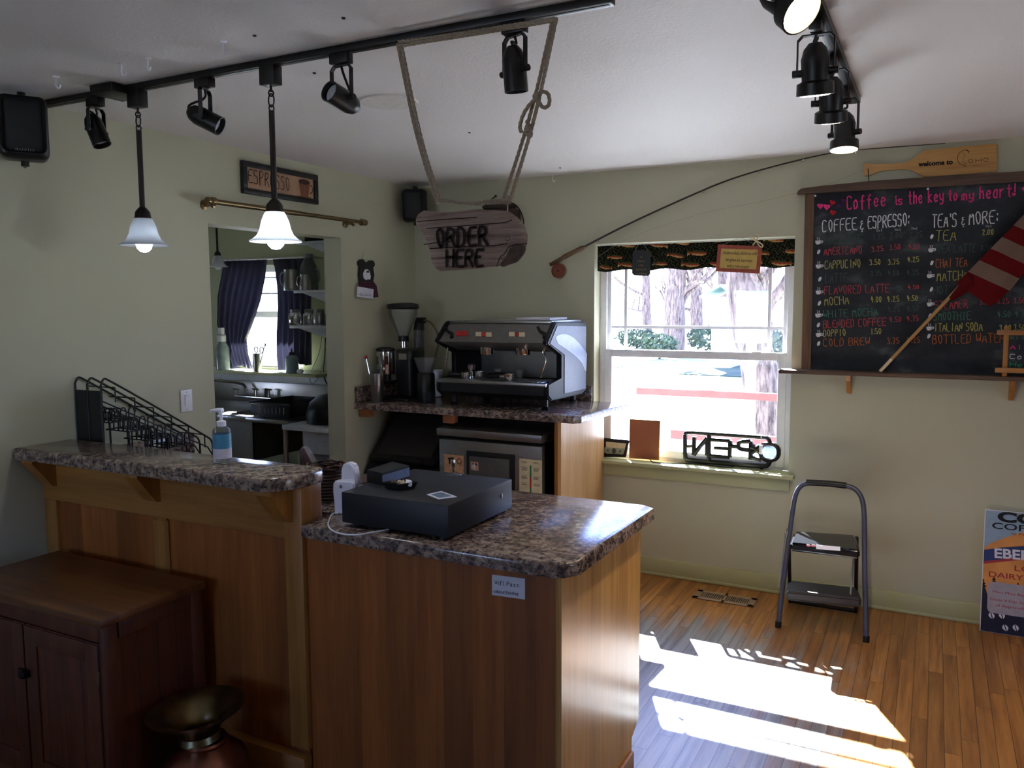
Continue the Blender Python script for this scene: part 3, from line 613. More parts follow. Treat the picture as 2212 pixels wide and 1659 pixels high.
# ================================================================== CEILING TRACKS, LAMPS, HOOKS
YT = -2.64; ZR = CE-.022
t = thing('light_track', 'long black ceiling track above the bar', 'light track', (1.2, YT, CE))
xl, xr = on('z', ZR, 100, 233).x, on('z', ZR, 1336, 20).x
b = B(); b.box((xl, YT-.018, ZR), (xr, YT+.018, CE-.001), .002); b.done('rail', M['blackm'], t)
B().box((xl+.01, YT-.004, ZR-.0015), (xr-.01, YT+.004, ZR), 0).done('slot', M['black'], t, 0)
p = on('z', CE-.02, 262, 203); B().box((p.x-.06, YT-.075, CE-.032), (p.x+.06, YT+.06, CE-.001), .004).done('feed_box', M['blackm'], t)
M['lens'] = P('lamp_lens', 'b0b4b8', .15, var=.2, sc=120); M['lit'] = emit('lit_lens', 'ffe2b0', 14); M['litw'] = emit('lit_lens_white', 'ffeedd', 8)
def head(x, y, d, label, lit=None, flare=False, ztop=ZR, ax='x', drop=.10, k=1.0, grp='black spotlight heads on the long track'):
    """track head: adapter, U-shaped yoke, can, lens, knobs and lead; the can points along d"""
    d = V(d).normalized(); t = thing('track_spotlight', label, 'spotlight', (x, y, ztop), grp)
    e = V((1, 0, 0)) if ax == 'x' else V((0, 1, 0)); f = V((0, 1, 0)) if ax == 'x' else V((1, 0, 0)); c0 = V((x, y, ztop))
    B().box(c0-e*.035*k-f*.016+V((0, 0, -.032)), c0+e*.035*k+f*.016, .003).done('adapter', M['blackm'], t)
    s = V((-d.y, d.x, 0)); s = s.normalized() if s.length > .15 else V((.94, -.33, 0)); w_ = .042*k; zt = ztop-.036; zp = ztop-.036-drop
    b = B(); pts = [V((x, y, zp))-s*w_, V((x, y, zt-.012))-s*w_, V((x, y, zt))-s*(w_-.012), V((x, y, zt))+s*(w_-.012), V((x, y, zt-.012))+s*w_, V((x, y, zp))+s*w_]
    for a, c in zip(pts, pts[1:]):
        m = (c-a).normalized(); L = (c-a).length; g = s.cross(V((0, 0, 1))); z = m.cross(g)
        R4 = Matrix((m, g, z)).transposed().to_4x4(); b.box((a+c)/2-V((L/2+.001, .007, .0018)), (a+c)/2+V((L/2+.001, .007, .0018)), rot=R4)
    b.done('yoke', M['blackm'], t, 0)
    c = V((x, y, zp)); R = aim(d); r = .033*k; L = .055*k
    pr = [(0, -L*1.25), (r*.45, -L*1.2), (r*.8, -L*.95), (r*.92, -L*.7), (r, -L*.55), (r, L)]
    if flare: pr = pr[:-1]+[(r*.95, L*.35), (r*1.3, L*.45), (r*1.33, L*.95), (r*1.22, L*.97), (r*1.2, L*.8)]
    else: pr = pr+[(r*.9, L), (r*.88, L*.75)]
    can = B().lathe(pr, c, 26, R).done('can', M['blackm'], t)
    r2 = r*1.2 if flare else r*.88; zl = L*1.02 if flare else L*.76
    B().lathe([(0, zl), (r2*.7, zl-.001), (r2, zl-.005)], c, 24, R).done('lens', lit or M['lens'], can)
    for q in (-1, 1): B().cyl(c+s*q*(r*.9), c+s*q*(w_+.012), .009*k, 12).done('knob', M['blackm'], t)
    B().tube(smooth([V((x, y, zt)), V((x, y, zt-.03))+s*.01, c-d*L*1.15+V((0, 0, .02))-s*.008, c-d*L*1.2], 2), .004, 6).done('lead', M['black'], t)
    if lit:
        l = bpy.data.lights.new('spot', 'SPOT'); o = bpy.data.objects.new('lamp_light', l); COL.objects.link(o)
        l.energy = 5.5; l.color = (1, .84, .62); l.spot_size = math.radians(110); l.spot_blend = 1; l.shadow_soft_size = .03
        o.location = c+d*(L*1.3); o.rotation_euler = d.to_track_quat('-Z', 'Y').to_euler(); o.parent = t; o.matrix_parent_inverse = Matrix.Translation(-t.location)
def hx(px, py): return on('y', YT, px, py).x
head(hx(208, 262), YT, (.35, .1, -.9), 'black spotlight at the far left end of the long track, pointing down', drop=.085)
head(hx(444, 235), YT, (.75, .35, -.42), 'black spotlight between the two pendant lamps, pointing right', drop=.10)
head(hx(738, 190), YT, (-.1, -.8, .2), 'black spotlight with clear lens showing, left of the rope', drop=.10)
head(hx(1112, 140), YT, (.03, .12, -1), 'black spotlight between the two ropes, pointing straight down', drop=.095)
M['frost'] = N('frosted_glass').m
def mk_frost(name, col, tr):
    n = N(name); o = n.t.nodes['Material Output']; d = n.add('BsdfDiffuse'); d.inputs[0].default_value = lin(col); tl = n.add('BsdfTranslucent'); tl.inputs[0].default_value = lin(col); x = n.add('MixShader'); x.inputs[0].default_value = tr
    n.t.links.new(d.outputs[0], x.inputs[1]); n.t.links.new(tl.outputs[0], x.inputs[2]); g = n.add('BsdfGlossy'); g.inputs['Roughness'].default_value = .2; y = n.add('MixShader'); y.inputs[0].default_value = .05
    n.t.links.new(x.outputs[0], y.inputs[1]); n.t.links.new(g.outputs[0], y.inputs[2]); n.t.links.new(y.outputs[0], o.inputs[0]); return n.m
M['frost'] = mk_frost('frosted_glass_shade', 'c9cdd2', .5)
def pendant(x, y, zb, label, k=1, W=0, bulb=None, ztop=None, box=True, grp='bell shaped pendant lamps', up=.0):
    ztop = ZR if ztop is None else ztop; t = thing('pendant_lamp', label, 'pendant lamp', (x, y, ztop), grp); c = V((x, y, zb)); kr, kv = .76*k, .88*k
    if box: B().box((x-.032, y-.02, ztop-.06), (x+.032, y+.02, ztop), .003).done('adapter', M['blackm'], t)
    z1 = zb+.155*kv
    if box:
        za = ztop-.06; b = B()
        b.tube([(x, y, za), (x, y, za-.02)], .004, 8)
        for j, (zz, hh) in enumerate(((za-.024, .010), (za-.047, .021), (za-.072, .010))):
            e = V((1, 0, 0)) if j % 2 else V((.5, .86, 0)); b.tube([c*0+V((x, y, zz))+e*(.008 if hh < .015 else .012)*math.cos(a*PI/8)+V((0, 0, hh*math.sin(a*PI/8))) for a in range(16)], .0025, 6, True)
        b.done('chain', M['bronze'], t); zs = za-.08
    else: zs = ztop
    B().cyl((x, y, z1), (x, y, zs), .0095*k, 12).done('stem', M['bronze'], t)
    B().lathe([(.0*kr, .16*kv), (.014*kr, .16*kv), (.02*kr, .155*kv), (.034*kr, .14*kv), (.038*kr, .118*kv), (.040*kr, .112*kv), (.0*kr, .112*kv)], c, 24).done('cap', M['bronze'], t)
    s = B().lathe([(.036*kr, .118*kv), (.046*kr, .105*kv), (.058*kr, .08*kv), (.066*kr, .05*kv), (.078*kr, .028*kv), (.098*kr, .012*kv), (.112*kr, .006*kv), (.110*kr, .002*kv), (.096*kr, .007*kv), (.075*kr, .022*kv), (.062*kr, .048*kv), (.054*kr, .078*kv), (.042*kr, .1*kv), (.033*kr, .113*kv)], c, 40).done('shade', M['frost'], t)
    B().lathe([(0*kr, -.026*kv), (.018*kr, -.023*kv), (.033*kr, -.010*kv), (.038*kr, .008*kv), (.033*kr, .028*kv), (.018*kr, .05*kv), (.014*kr, .08*kv), (0*kr, .08*kv)], c, 24).done('bulb', bulb or M['white'], t)
    if W:
        for dz in (.055, -.045):
            l = bpy.data.lights.new('bulb', 'POINT'); l.energy = W*(.75 if dz > 0 else .5); l.shadow_soft_size = .012; l.color = (.9, .96, 1); o = bpy.data.objects.new('bulb_light', l); COL.objects.link(o); o.location = c+V((0 if dz < 0 else .030*k, 0, dz*kv)); o.parent = t; o.matrix_parent_inverse = Matrix.Translation(-t.location)
    return t
M['bulbon'] = emit('bulb_lit', 'f2f8ff', 9); M['bulbdim'] = emit('bulb_dim', 'dfe8f4', 2.6)
pendant(hx(311, 520), YT, on('y', YT, 308, 532).z, 'dimmer pendant lamp with grey bell shade, left of the two over the bar', W=.014, bulb=M['bulbdim'])
pendant(hx(595, 500), YT, on('y', YT, 596, 524).z, 'brightly glowing pendant lamp, right of the two over the bar', W=.8, bulb=M['bulbon'])
p = on('y', -.9, 471, 577); pendant(p.x, -.9, p.z, 'small unlit pendant lamp in the kitchen seen through the opening', k=.72, ztop=CE, box=False)
# second track, seen along its length
X2 = 2.872
t = thing('light_track', 'shorter black ceiling track with lit lamps near the chalkboard', 'light track', (X2, -2, CE))
B().box((X2-.018, -3.3, ZR), (X2+.018, -1.19, CE-.001), .002).done('rail', M['blackm'], t)
B().box((X2-.004, -3.29, ZR-.0015), (X2+.004, -1.2, ZR)).done('slot', M['black'], t, 0)
for px, py, d, lb, m, dr in ((1832, 300, (.02, -.12, -1), 'lit spotlight at the chalkboard end of the shorter track', M['lit'], .12), (1806, 232, (-.02, .3, -1), 'lit spotlight second from the chalkboard end of the shorter track', M['litw'], .10), (1783, 165, (.0, .22, -1), 'spotlight third from the chalkboard end of the shorter track', M['litw'], .10), (1758, 2, (.62, -.35, -.62), 'brightly lit spotlight at the top edge of the photo', M['lit'], .07)):
    zz = ZR-.036-dr; p = on('x', X2-.0, px, py-8); q = onp(px, py-12, (0, 0, zz), (0, 0, 1)); head(X2-.012, q.y, d, lb, m, True, ZR, 'y', dr, 1.15, 'lit spotlight heads on the shorter track')
def hook(p, label, g='white ceiling hooks above the bar', s=1):
    p = V(p); t = thing('ceiling_hook', label, 'hook', p, g)
    B().lathe([(0, 0), (.012, 0), (.010, -.004), (0, -.005)], p, 14).done('base', M['white'], t)
    a = random.uniform(-.5, .5); e = V((math.cos(a), math.sin(a)*.5, 0))
    B().tube(smooth([p, p+V((0, 0, -.022)), p+V((0, 0, -.03))-e*.002, p+V((0, 0, -.042))+e*.006, p+V((0, 0, -.04))+e*.016, p+V((0, 0, -.03))+e*.019], 2), .003, 8).done('hook', M['white'], t)
for px, py, lb in ((121, 165, 'white ceiling hook nearest the left speaker'), (262, 137, 'white ceiling hook with open curl, second from the left'), (318, 125, 'white ceiling hook third from the left'), (482, 88, 'white ceiling hook farthest right of the four above the bar')): hook(on('z', CE, px, py), lb)
hook(on('z', CE, 1194, 378), 'small white hook at the ceiling above the fishing rod')
for k, (px, py, lb) in enumerate(((550, 76, 'dark nail in the ceiling nearest the hooks'), (742, 38, 'dark nail in the ceiling at the top, left of the rope'), (679, 157, 'dark nail in the ceiling by the spotlight with the clear lens'), (1014, 286, 'dark nail in the ceiling above the hanging driftwood sign'), (1210, 362, 'dark nail in the ceiling above the fishing rod'))):
    p = on('z', CE, px, py); tag(B().lathe([(0, 0), (.006, 0), (.005, -.004), (0, -.005)], p, 10).done('ceiling_nail', M['blackm']), lb, 'nail', 'nails in the ceiling')
p = on('z', CE, 840, 219); tag(B().lathe([(0, 0), (.115, 0), (.112, -.006), (0, -.008)], p, 40).done('ceiling_speaker', P('white_grille', 'd8d2cc', .7)), 'round white flush speaker cover in the ceiling', 'ceiling speaker')
# speakers
def speaker(c, d, w_, h, dep, label, logo, grp):
    t = thing('wall_speaker', label, 'speaker', c, grp); d = V(d).normalized(); R = Matrix((V((-d.y, d.x, 0)).normalized(), d*-1, V((-d.y, d.x, 0)).normalized().cross(d*-1))).transposed().to_4x4(); c = V(c)
    b = B(); b.box(c-V((w_/2, dep/2, h/2)), c+V((w_/2, dep/2, h/2)), .028, 4, rot=R); b.done('cabinet', M['black'], t, 50)
    W_ = lambda x, y, z: c+(R @ V((x, y, z)))
    b = B(); b.box(c+(R @ V((0, -dep/2, .006)))-V((w_*.44, .005, h*.44)), c+(R @ V((0, -dep/2, .006)))+V((w_*.44, .005, h*.44)), .022, 3, rot=R); n = N('speaker_grille'); n.bump(n.noise(n.pos(), 700, 1), .6); b.done('grille', n.fin('0f0f12', .55), t, 50)
    b = B(); b.tube([W_(0, dep*.1, h/2+.02), W_(0, dep*.1, h/2-.01)], .014, 10); b.tube([W_(0, dep*.1, -h/2-.02), W_(0, dep*.1, -h/2+.01)], .014, 10)
    b.tube([W_(0, dep*.1, h/2+.015), W_(0, dep*.75, h/2+.015), W_(0, dep*.75, -h/2-.015), W_(0, dep*.1, -h/2-.015)], .006, 6); b.done('bracket', M['blackm'], t)
    e = d.cross(V((0, 0, 1)))*-1
    txt('auvio', W_(-.03, -dep/2-.006, -h*.38), W_(.03, -dep/2-.006, -h*.38), .012, d, M['grey'] if logo else M['black'], t, 'logo')
c = on('x', .14, 50, 279); speaker(c, (1, -.62, -.06), .163, .228, .15, 'larger looking black wall speaker up in the left corner of the photo', True, 'black wall speakers')
c = on('y', -.14, 877, 446); c.x = max(c.x, .1); speaker(c, (.45, -1, -.1), .15, .215, .14, 'black wall speaker in the room corner beside the driftwood sign', False, 'black wall speakers')
# ================================================================== HANGING DRIFTWOOD SIGN
YS = -2.63; S7 = lambda x, y, d=0: on('y', YS+d, 840+x/5.267, 380+y/5.267)
def interp(tab, v):
    for (a, p), (c, q) in zip(tab, tab[1:]):
        if v <= c: return p+(q-p)*max(0, (v-a))/(c-a)
    return tab[-1][1]
TL = [(0, 400), (.06, 345), (.13, 315), (.26, 322), (.33, 380), (.53, 432), (.62, 462), (.76, 482), (.92, 520), (1, 585)]
TR = [(0, 1360), (.11, 1465), (.24, 1540), (.44, 1582), (.58, 1570), (.77, 1500), (.87, 1445), (.95, 1290), (1, 1000)]
t = thing('driftwood_sign', 'weathered driftwood board sign hanging from rope, ORDER HERE', 'sign', S7(940, 740))
def df(u, v, s):
    xl_, xr_ = interp(TL, v), interp(TR, v); x = xl_+(xr_-xl_)*u; top = 392+18*math.sin(u*7)*(1 if u < .7 else .4); y = top+(1085-30*u-top)*v
    pr = max(0, (1-abs(2*u-1)**14)*(1-abs(2*v-1)**10))**.5
    p = S7(x, y); nz = noise.noise(V((p.x*14, 5, p.z*70)))*.35+noise.noise(V((p.x*40, 9, p.z*120)))*.2
    hol = math.exp(-((x-1400)/110)**2-((y-900)/110)**2)*.7
    p.y += s*(.020*pr*(1+.5*nz) - (.02*hol if s < 0 else 0))
    return p
b = B(); b.grid(lambda u, v: df(u, v, -1), 70, 34); b.grid(lambda u, v: df(u, v, 1), 70, 10); b.done('board', M['drift'], t, 60)
M['burn'] = P('burnt_letters', '1c0f0d', .9)
b = B(); strokes(b, 'ORDER', S7(545, 815, -.027), S7(1135, 785, -.027), .052, (0, -1, 0), .0085, 5, .35); strokes(b, 'HERE', S7(655, 1032, -.026), S7(1080, 1030, -.026), .048, (0, -1, 0), .0085, 6, .3)
b.done('lettering', M['burn'], t, 0)
b = B()
for pts in (((430, 600), (540, 590), (700, 575)), ((320, 520), (620, 495), (1000, 470)), ((400, 780), (620, 745), (700, 745)), ((470, 828), (900, 800), (1200, 795), (1350, 770)), ((1230, 1030), (1260, 920), (1330, 880), (1360, 790), (1570, 770)), ((700, 580), (1000, 555), (1320, 535), (1400, 500))):
    b.ribbon(smooth([S7(x, y, -.0268) for x, y in pts], 2), .0026, (0, -1, 0))
b.ribbon(arc(S7(1350, 712, -.026), .0065, 0, 350, 14, (1, 0, 0), (0, 0, 1)), .0012, (0, -1, 0)); b.done('cracks', M['burn'], t, 0)
M['hollow'] = P('hollow_dark_wood', '54423b', .9, var=.35, sc=60, bump=.6)  # darker brown for the flat patch over the board's right hollow
B().prism(smooth([S7(x, y, -.0235) for x, y in ((1385, 800), (1470, 785), (1545, 790), (1552, 850), (1500, 930), (1450, 985), (1370, 1005), (1290, 1042), (1262, 1010), (1300, 960), (1345, 900))], 1, True), (0, .006, 0)).done('dark_hollow_patch', M['hollow'], t, 0)
for px in (565, 1345):
    b = B(); b.tube(arc(S7(px, 290), .0085, -80, 260, 16, (1, 0, 0), (0, 0, 1)), .0018, 8).tube([S7(px+6, 330), S7(px+4, 420)], .002, 8).tube(arc(S7(px-6, 258), .009, 0, 360, 16, (.7, .7, 0), (0, 0, 1)), .0018, 8); b.done('eye_hook', M['chrome'], t)
def rope(b, pts, r=.0042, tw=70):
    pts = smooth(pts, 3) if len(pts) > 2 else [V(p) for p in pts]; out = []
    for a, c in zip(pts, pts[1:]):
        k = max(1, int((c-a).length/.004)); out += [a+(c-a)*i/k for i in range(k)]
    out.append(pts[-1]); s = 0; A = [], [], []
    for i, p in enumerate(out):
        d = (out[min(i+1, len(out)-1)]-out[max(i-1, 0)]).normalized(); e = d.cross(V((0, 1, .1))).normalized(); f = d.cross(e); s += .004*tw*2
        for j in (0, 1, 2): A[j].append(p+(e*math.cos(s+j*PI*2/3)+f*math.sin(s+j*PI*2/3))*r*.6)
    for a in A: b.tube(a, r*.78, 6)
R_ = lambda px, py, d=0: on('y', YT+d, px, py)
HL, HR = (947, 432), (1096, 436); tl, tr = (861, 95), (1198, 38)
t = thing('hanging_rope', 'knotted hemp rope hanging the driftwood sign from the ceiling track', 'rope', R_(1030, 80))
b = B(); rope(b, [R_(tl[0]-2, tl[1], -.025), R_(900, 300), R_(HL[0]-4, HL[1])]); rope(b, [R_(tl[0]+6, tl[1]+2, -.03), R_(908, 300, -.006), R_(HL[0]+3, HL[1], -.008)]); b.done('left_strands', M['rope'], t, 60)
b = B(); rope(b, [R_(tr[0]-3, tr[1], -.025), R_(1150, 240), R_(HR[0]-10, HR[1])]); rope(b, [R_(tr[0]+4, tr[1], -.03), R_(1160, 240, -.008), R_(1112, 400, -.006), R_(HR[0]+6, HR[1], -.008)]); b.done('right_strands', M['rope'], t, 60)
b = B(); rope(b, [R_(*HL), R_(1020, 440), R_(1060, 437), R_(*HR)]); rope(b, [R_(1045, 436, -.012), R_(1096, 432, -.012)]); b.done('cross_strand', M['rope'], t, 60)
b = B(); rope(b, [R_(tl[0], tl[1]-4, -.03), R_(1000, 72, -.032), R_(tr[0], tr[1]+2, -.03)]); rope(b, [R_(tl[0], tl[1]+5, -.03), R_(930, 88, -.034), R_(1010, 76, -.034), R_(tr[0], tr[1]+6, -.032)]); b.done('top_strands', M['rope'], t, 60)
b = B(); rope(b, [R_(1152, 220, -.02), R_(1166, 197, -.02), R_(1186, 200, -.02), R_(1188, 228, -.02), R_(1172, 235, -.02), R_(1160, 212, -.02)]); rope(b, [R_(1156, 205, -.02), R_(1166, 212, -.02), R_(1150, 218, -.02), R_(1130, 245, -.02), R_(1122, 275, -.02), R_(1126, 285, -.02)]); rope(b, [R_(1138, 262, -.018), R_(1146, 275, -.02), R_(1136, 290, -.02), R_(1148, 296, -.02), R_(1146, 282, -.02)])
b.ball(R_(1159, 208, -.018), .012, (1, .8, 1)).ball(R_(1140, 280, -.016), .011, (1, .8, 1.2)); b.done('knot', M['rope'], t, 60)
b = B(); b.tube(smooth([R_(898, 252, -.012), R_(906, 258, -.014), R_(898, 266, -.012), R_(907, 270, -.014), R_(900, 275, -.012)], 2), .0014, 6); b.done('string_tie', M['white'], t)
# dark creel on the wall behind the sign
t = thing('fishing_creel', 'dark woven creel on the wall behind the driftwood sign', 'basket', on('y', -.06, 1078, 470))
c = on('y', -.066, 1080, 468); b = B(); b.box(c-V((.13, .065, .10)), c+V((.13, .065, .05)), .04, 4); b.done('basket', M['wick'], t, 50)
B().box(c+V((-.11, -.05, .045)), c+V((.10, .05, .075)), .02, 3).done('lid', P('dark_leather', '3c2f2a', .7), t, 50)
B().tube(smooth([c+V((-.13, 0, .0)), c+V((-.10, 0, .09)), c+V((-.03, 0, .13))], 2), .004, 6).tube(smooth([c+V((.06, -.02, .09)), c+V((.14, -.02, .06)), c+V((.19, -.02, -.05)), c+V((.15, -.02, -.13))], 2), .004, 6).ball(c+V((-.03, 0, .13)), .008).done('strap', M['blackm'], t)
# ================================================================== LEFT WALL THINGS
nx = V((1, 0, 0)); Wl = lambda x, y, d=0: on('x', d, x, y)
q = [Wl(*p, .004) for p in ((521, 348), (681, 378), (681, 440), (521, 420))]
t = thing('framed_sign', 'black framed ESPRESSO sign with painted cup above the kitchen opening', 'sign', q[3]); cc = sum(q, V())/4
y0, y1, z0, z1 = min(p.y for p in q), max(p.y for p in q), min(p.z for p in q), max(p.z for p in q); z1 = (q[0].z+q[1].z)/2; z0 = (q[2].z+q[3].z)/2
b = B(); w_ = .028
for a, c in (((y0, z0), (y1, z0+w_)), ((y0, z1-w_), (y1, z1)), ((y0, z0+w_), (y0+w_, z1-w_)), ((y1-w_, z0+w_), (y1, z1-w_))): b.box((.001, a[0], a[1]), (.026, c[0], c[1]), .003)
b.done('frame', M['black'], t)
B().box((.002, y0+.02, z0+.02), (.012, y1-.02, z1-.02)).done('picture', P('tan_print', 'b08a6c', .7, var=.2, sc=9), t, 0)
b = B(); strokes(b, 'ESPRESSO', (.0135, y0+.045, z0+.058), (.0135, y0+.352, z0+.052), .07, nx, .0045, 8, .4); b.done('lettering', M['burn'], t, 0)
cy, cz = y1-.105, z0+.085; d = V((.0135, 0, 0)); YZ = lambda y, z: V((.0135, cy+y, cz+z))
M['cupb'] = P('painted_brown', '7a4a30', .7, var=.25, sc=30); M['cupd'] = P('painted_dark_brown', '3c2015', .7)
B().prism([YZ(-.045, .03), YZ(-.03, -.05), YZ(.03, -.05), YZ(.045, .03)], (.0006, 0, 0)).prism([YZ(-.06, -.05), YZ(.06, -.05), YZ(.04, -.062), YZ(-.04, -.062)], (.0006, 0, 0)).done('painted_cup', M['cupb'], t, 0)
B().prism([YZ(.046*math.cos(a*PI/10), .03+.014*math.sin(a*PI/10)) for a in range(20)], (.0012, 0, 0)).ribbon(arc(YZ(.045, -.005)+V((.001, 0, 0)), .022, -90, 90, 8, (0, 1, 0), (0, 0, 1)), .006, nx).done('painted_coffee', M['cupd'], t, 0)
# curtain rod
a, c = on('x', .07, 466, 434), on('x', .07, 783, 482)
z_ = (a.z+c.z)/2; t = thing('curtain_rod', 'bronze curtain rod above the kitchen opening', 'curtain rod', (.07, (a.y+c.y)/2, z_))
ml = a.y+(c.y-a.y)*.52
B().cyl((.07, a.y-.02, z_), (.07, ml, z_), .0135, 16).cyl((.07, ml, z_), (.07, c.y-.01, z_), .0115, 16).done('rod', M['brass'], t)
for y, s in ((a.y-.02, -1), (c.y, 1)):
    B().lathe([(0, -.035), (.017, -.034), (.019, -.02), (.015, -.012), (.02, -.006), (.021, .012), (.016, .018), (0, .018)], (.07, y, z_), 18, aim((0, -s, 0))).done('finial', M['brass'], t)
for y in (a.y-.01, c.y-.08):
    B().lathe([(0, .001), (.024, .001), (.024, .006), (.01, .01), (.008, .06), (.0, .06)], (0, y, z_-.012), 16, aim((1, 0, 0))).tube([(.055, y, z_-.02), (.07, y, z_-.024)], .008, 8).done('bracket', M['brass'], t)
# switch
q = [Wl(*p) for p in ((388, 843), (413, 840), (414, 887), (389, 891))]
y0, y1, z0, z1 = q[0].y, q[1].y, q[3].z, q[0].z
t = thing('light_switch', 'white rocker light switch on the left wall', 'switch', (0, (y0+y1)/2, z0))
B().box((.0, y0, z0), (.006, y1, z1), .002).done('plate', M['white'], t)
B().box((.005, y0+.022, z0+.026), (.011, y1-.022, z1-.026), .002).done('rocker', M['whitep'], t)
B().lathe([(0, .0065), (.003, .0065), (.002, .008), (0, .008)], (0, (y0+y1)/2, z0+.012), 8, aim((1, 0, 0))).done('screw', M['grey'], t); B().lathe([(0, .0065), (.003, .0065), (.002, .008), (0, .008)], (0, (y0+y1)/2, z1-.012), 8, aim((1, 0, 0))).done('screw', M['grey'], t)
# bear welcome plaque   (crop 380,330 x3.529)
K = lambda x, y, d=.004: on('x', d, 380+x/3.529, 330+y/3.529)
t = thing('bear_plaque', 'wooden black bear plaque with WELCOME board beside the kitchen opening', 'plaque', K(1450, 1100)); d = V((.014, 0, 0))
el = lambda cx, cy, rx, ry, dd=.004, n=20: [K(cx+rx*math.cos(a*2*PI/n), cy+ry*math.sin(a*2*PI/n), dd) for a in range(n)]
pl = [K(*p) for p in ((1390, 880), (1395, 850), (1440, 832), (1480, 850), (1492, 885), (1500, 930), (1490, 990), (1500, 1010), (1400, 1020), (1392, 985), (1386, 930))]
B().prism(pl, d).prism(el(1405, 842, 25, 30), d).prism(el(1478, 850, 25, 30), d).done('bear', M['black'], t, 0)
B().prism([K(x, y, .0185) for x, y in ((1440, 890), (1460, 888), (1475, 905), (1484, 945), (1478, 968), (1462, 962), (1450, 972), (1430, 955), (1426, 920))], (.002, 0, 0)).done('muzzle', M['paper'], t, 0)
B().prism(el(1462, 907, 10, 8, .021), (.002, 0, 0)).done('nose', M['black'], t, 0)
n = N('plaid_cloth'); x = n.xyz(); pa = n.math('SINE', n.math('MULTIPLY', x[1], 420)); pb = n.math('SINE', n.math('MULTIPLY', x[2], 420)); M['plaid'] = n.fin(n.ramp(n.math('ADD', .5, n.math('MULTIPLY', n.math('ADD', pa, pb), .25)), [(.3, '2a1420'), (.8, '5e2c3e')]), .9)
B().prism([K(x, y, .019) for x, y in ((1395, 985), (1500, 980), (1525, 1015), (1540, 1100), (1500, 1105), (1490, 1040), (1400, 1035))], (.006, 0, 0)).done('scarf', M['plaid'], t, 0)
B().prism([K(x, y, .026) for x, y in ((1382, 1020), (1500, 1040), (1495, 1112), (1378, 1098))], (.008, 0, 0)).done('board', M['paper'], t, 0)
b = B(); strokes(b, 'WELCOME', K(1392, 1085, .0355), K(1492, 1095, .0355), .011, nx, .0018, 2, .3); b.done('lettering', M['ink'], t, 0)
B().tube([K(1432, 755, .003), K(1424, 800, .012), K(1435, 835, .012)], .0012, 5).done('string', M['rope'], t)
# ================================================================== WINDOW THINGS
zt = WZ1-.012; zb = on('y', .03, 1400, 583).z
rg = random.Random(9); FISH = []
for r_ in range(3):
    for k in range(7): FISH.append((.05+k*.175+r_*.075+rg.uniform(-.025, .025), .03+r_*.062+rg.uniform(-.012, .012), rg.uniform(.038, .052), 1 if rg.random() < .7 else -1))
VW, VH = WX1-WX0-.012, zt-zb
def fishc(u, v):
    X, Z = u*VW, (1-v)*VH
    for cx, cz, L, s in FISH:
        x, z = (X-cx)*s, Z-cz+.12*(X-cx)*s*s
        if (abs(x)/L)**2+(z/(.3*L))**2 < 1 or (-1.35*L < x < -.8*L and abs(z) < .32*L*(abs(x)/L-.75)*2):
            c = 'dcc39c' if z < -.08*L else 'c07a62' if z < .10*L else '8a8a58'
            return lin(c)
    q = (math.sin(X*310+math.sin(Z*190)*1.3)*math.sin(Z*330+math.sin(X*140)*1.2))
    return lin('8e9266') if q > .5 else lin('121712') if q < .3 else lin('343c2a')
b = B(); b.grid(lambda u, v: V((WX0+.006+VW*u, .035+.012*math.sin(u*34+math.sin(u*9)*2)*(.3+.7*v)+.006*math.sin(u*71), zt-(VH+.006*math.sin(u*29))*v)), 300, 52, cf=fishc)
o = b.done('window_valance', M['fish'], smooth=60); tag(o, 'dark fish print cloth valance across the top of the window', 'valance')
# mug shaped sign
q = lambda x, y, d=0: on('y', .008+d, x, y)
t = thing('mug_sign', 'dark mug shaped hanging sign on the left of the fish print valance', 'sign', q(1387, 596)); d = V((0, .006, 0))
B().prism([q(*p) for p in ((1367, 545), (1372, 540), (1400, 541), (1405, 547), (1404, 592), (1400, 596), (1370, 595), (1365, 590))], d).done('mug', M['black'], t, 0)
b = B(); b.tube(arc(q(1404, 562, .003), .028, -70, 75, 10, (1, 0, 0), (0, 0, 1)), .005, 8); b.done('handle', M['black'], t)
M['gold'] = P('gold_paint', 'a8813e', .6)
b = B()
for k, (s_, y) in enumerate((('Is', 557), ('there', 566), ('life', 575), ('before', 584), ('coffee', 593))):
    hw = (3, 8, 6, 11, 13)[k]; strokes(b, s_, q(1385-hw, y, -.002), q(1385+hw, y, -.002), .012, (0, -1, 0), .0014, k, .2)
b.done('lettering', M['gold'], t, 0)
B().tube([q(1372, 540, -.001), q(1384, 520, -.001), q(1400, 541, -.001)], .0012, 5).done('string', M['rope'], t)
# puppy plaque
q = lambda x, y, d=0: on('y', -.006+d, x, y)
t = thing('wooden_plaque', 'small red bordered plaque about unattended children hanging over the valance', 'plaque', q(1595, 591))
Q4 = [q(*p) for p in ((1551, 528), (1646, 532), (1641, 591), (1546, 586))]; cc = sum(Q4, V())/4; d = V((0, .008, 0))
B().prism(Q4, d).done('border', P('brick_red_paint', '9a4a38', .7, var=.2, sc=60), t, 0)
B().prism([cc+V(((p-cc).x*.83, -.0015, (p-cc).z*.72)) for p in Q4], (0, .001, 0)).done('panel', P('mustard_card', 'c2a45c', .8), t, 0)
for s_, a, c in (('Unattended children will', (1561, 549), (1635, 551)), ('be given an espresso', (1568, 564), (1624, 566)), ('and a new puppy', (1570, 577), (1618, 579))): txt(s_, q(*a, -.0025), q(*c, -.0025), .017, (0, -1, 0), M['ink'], t)
B().tube([q(1560, 529, -.001), q(1600, 513, .002), q(1638, 531, -.001)], .001, 5).done('string', M['rope'], t)
b = B()
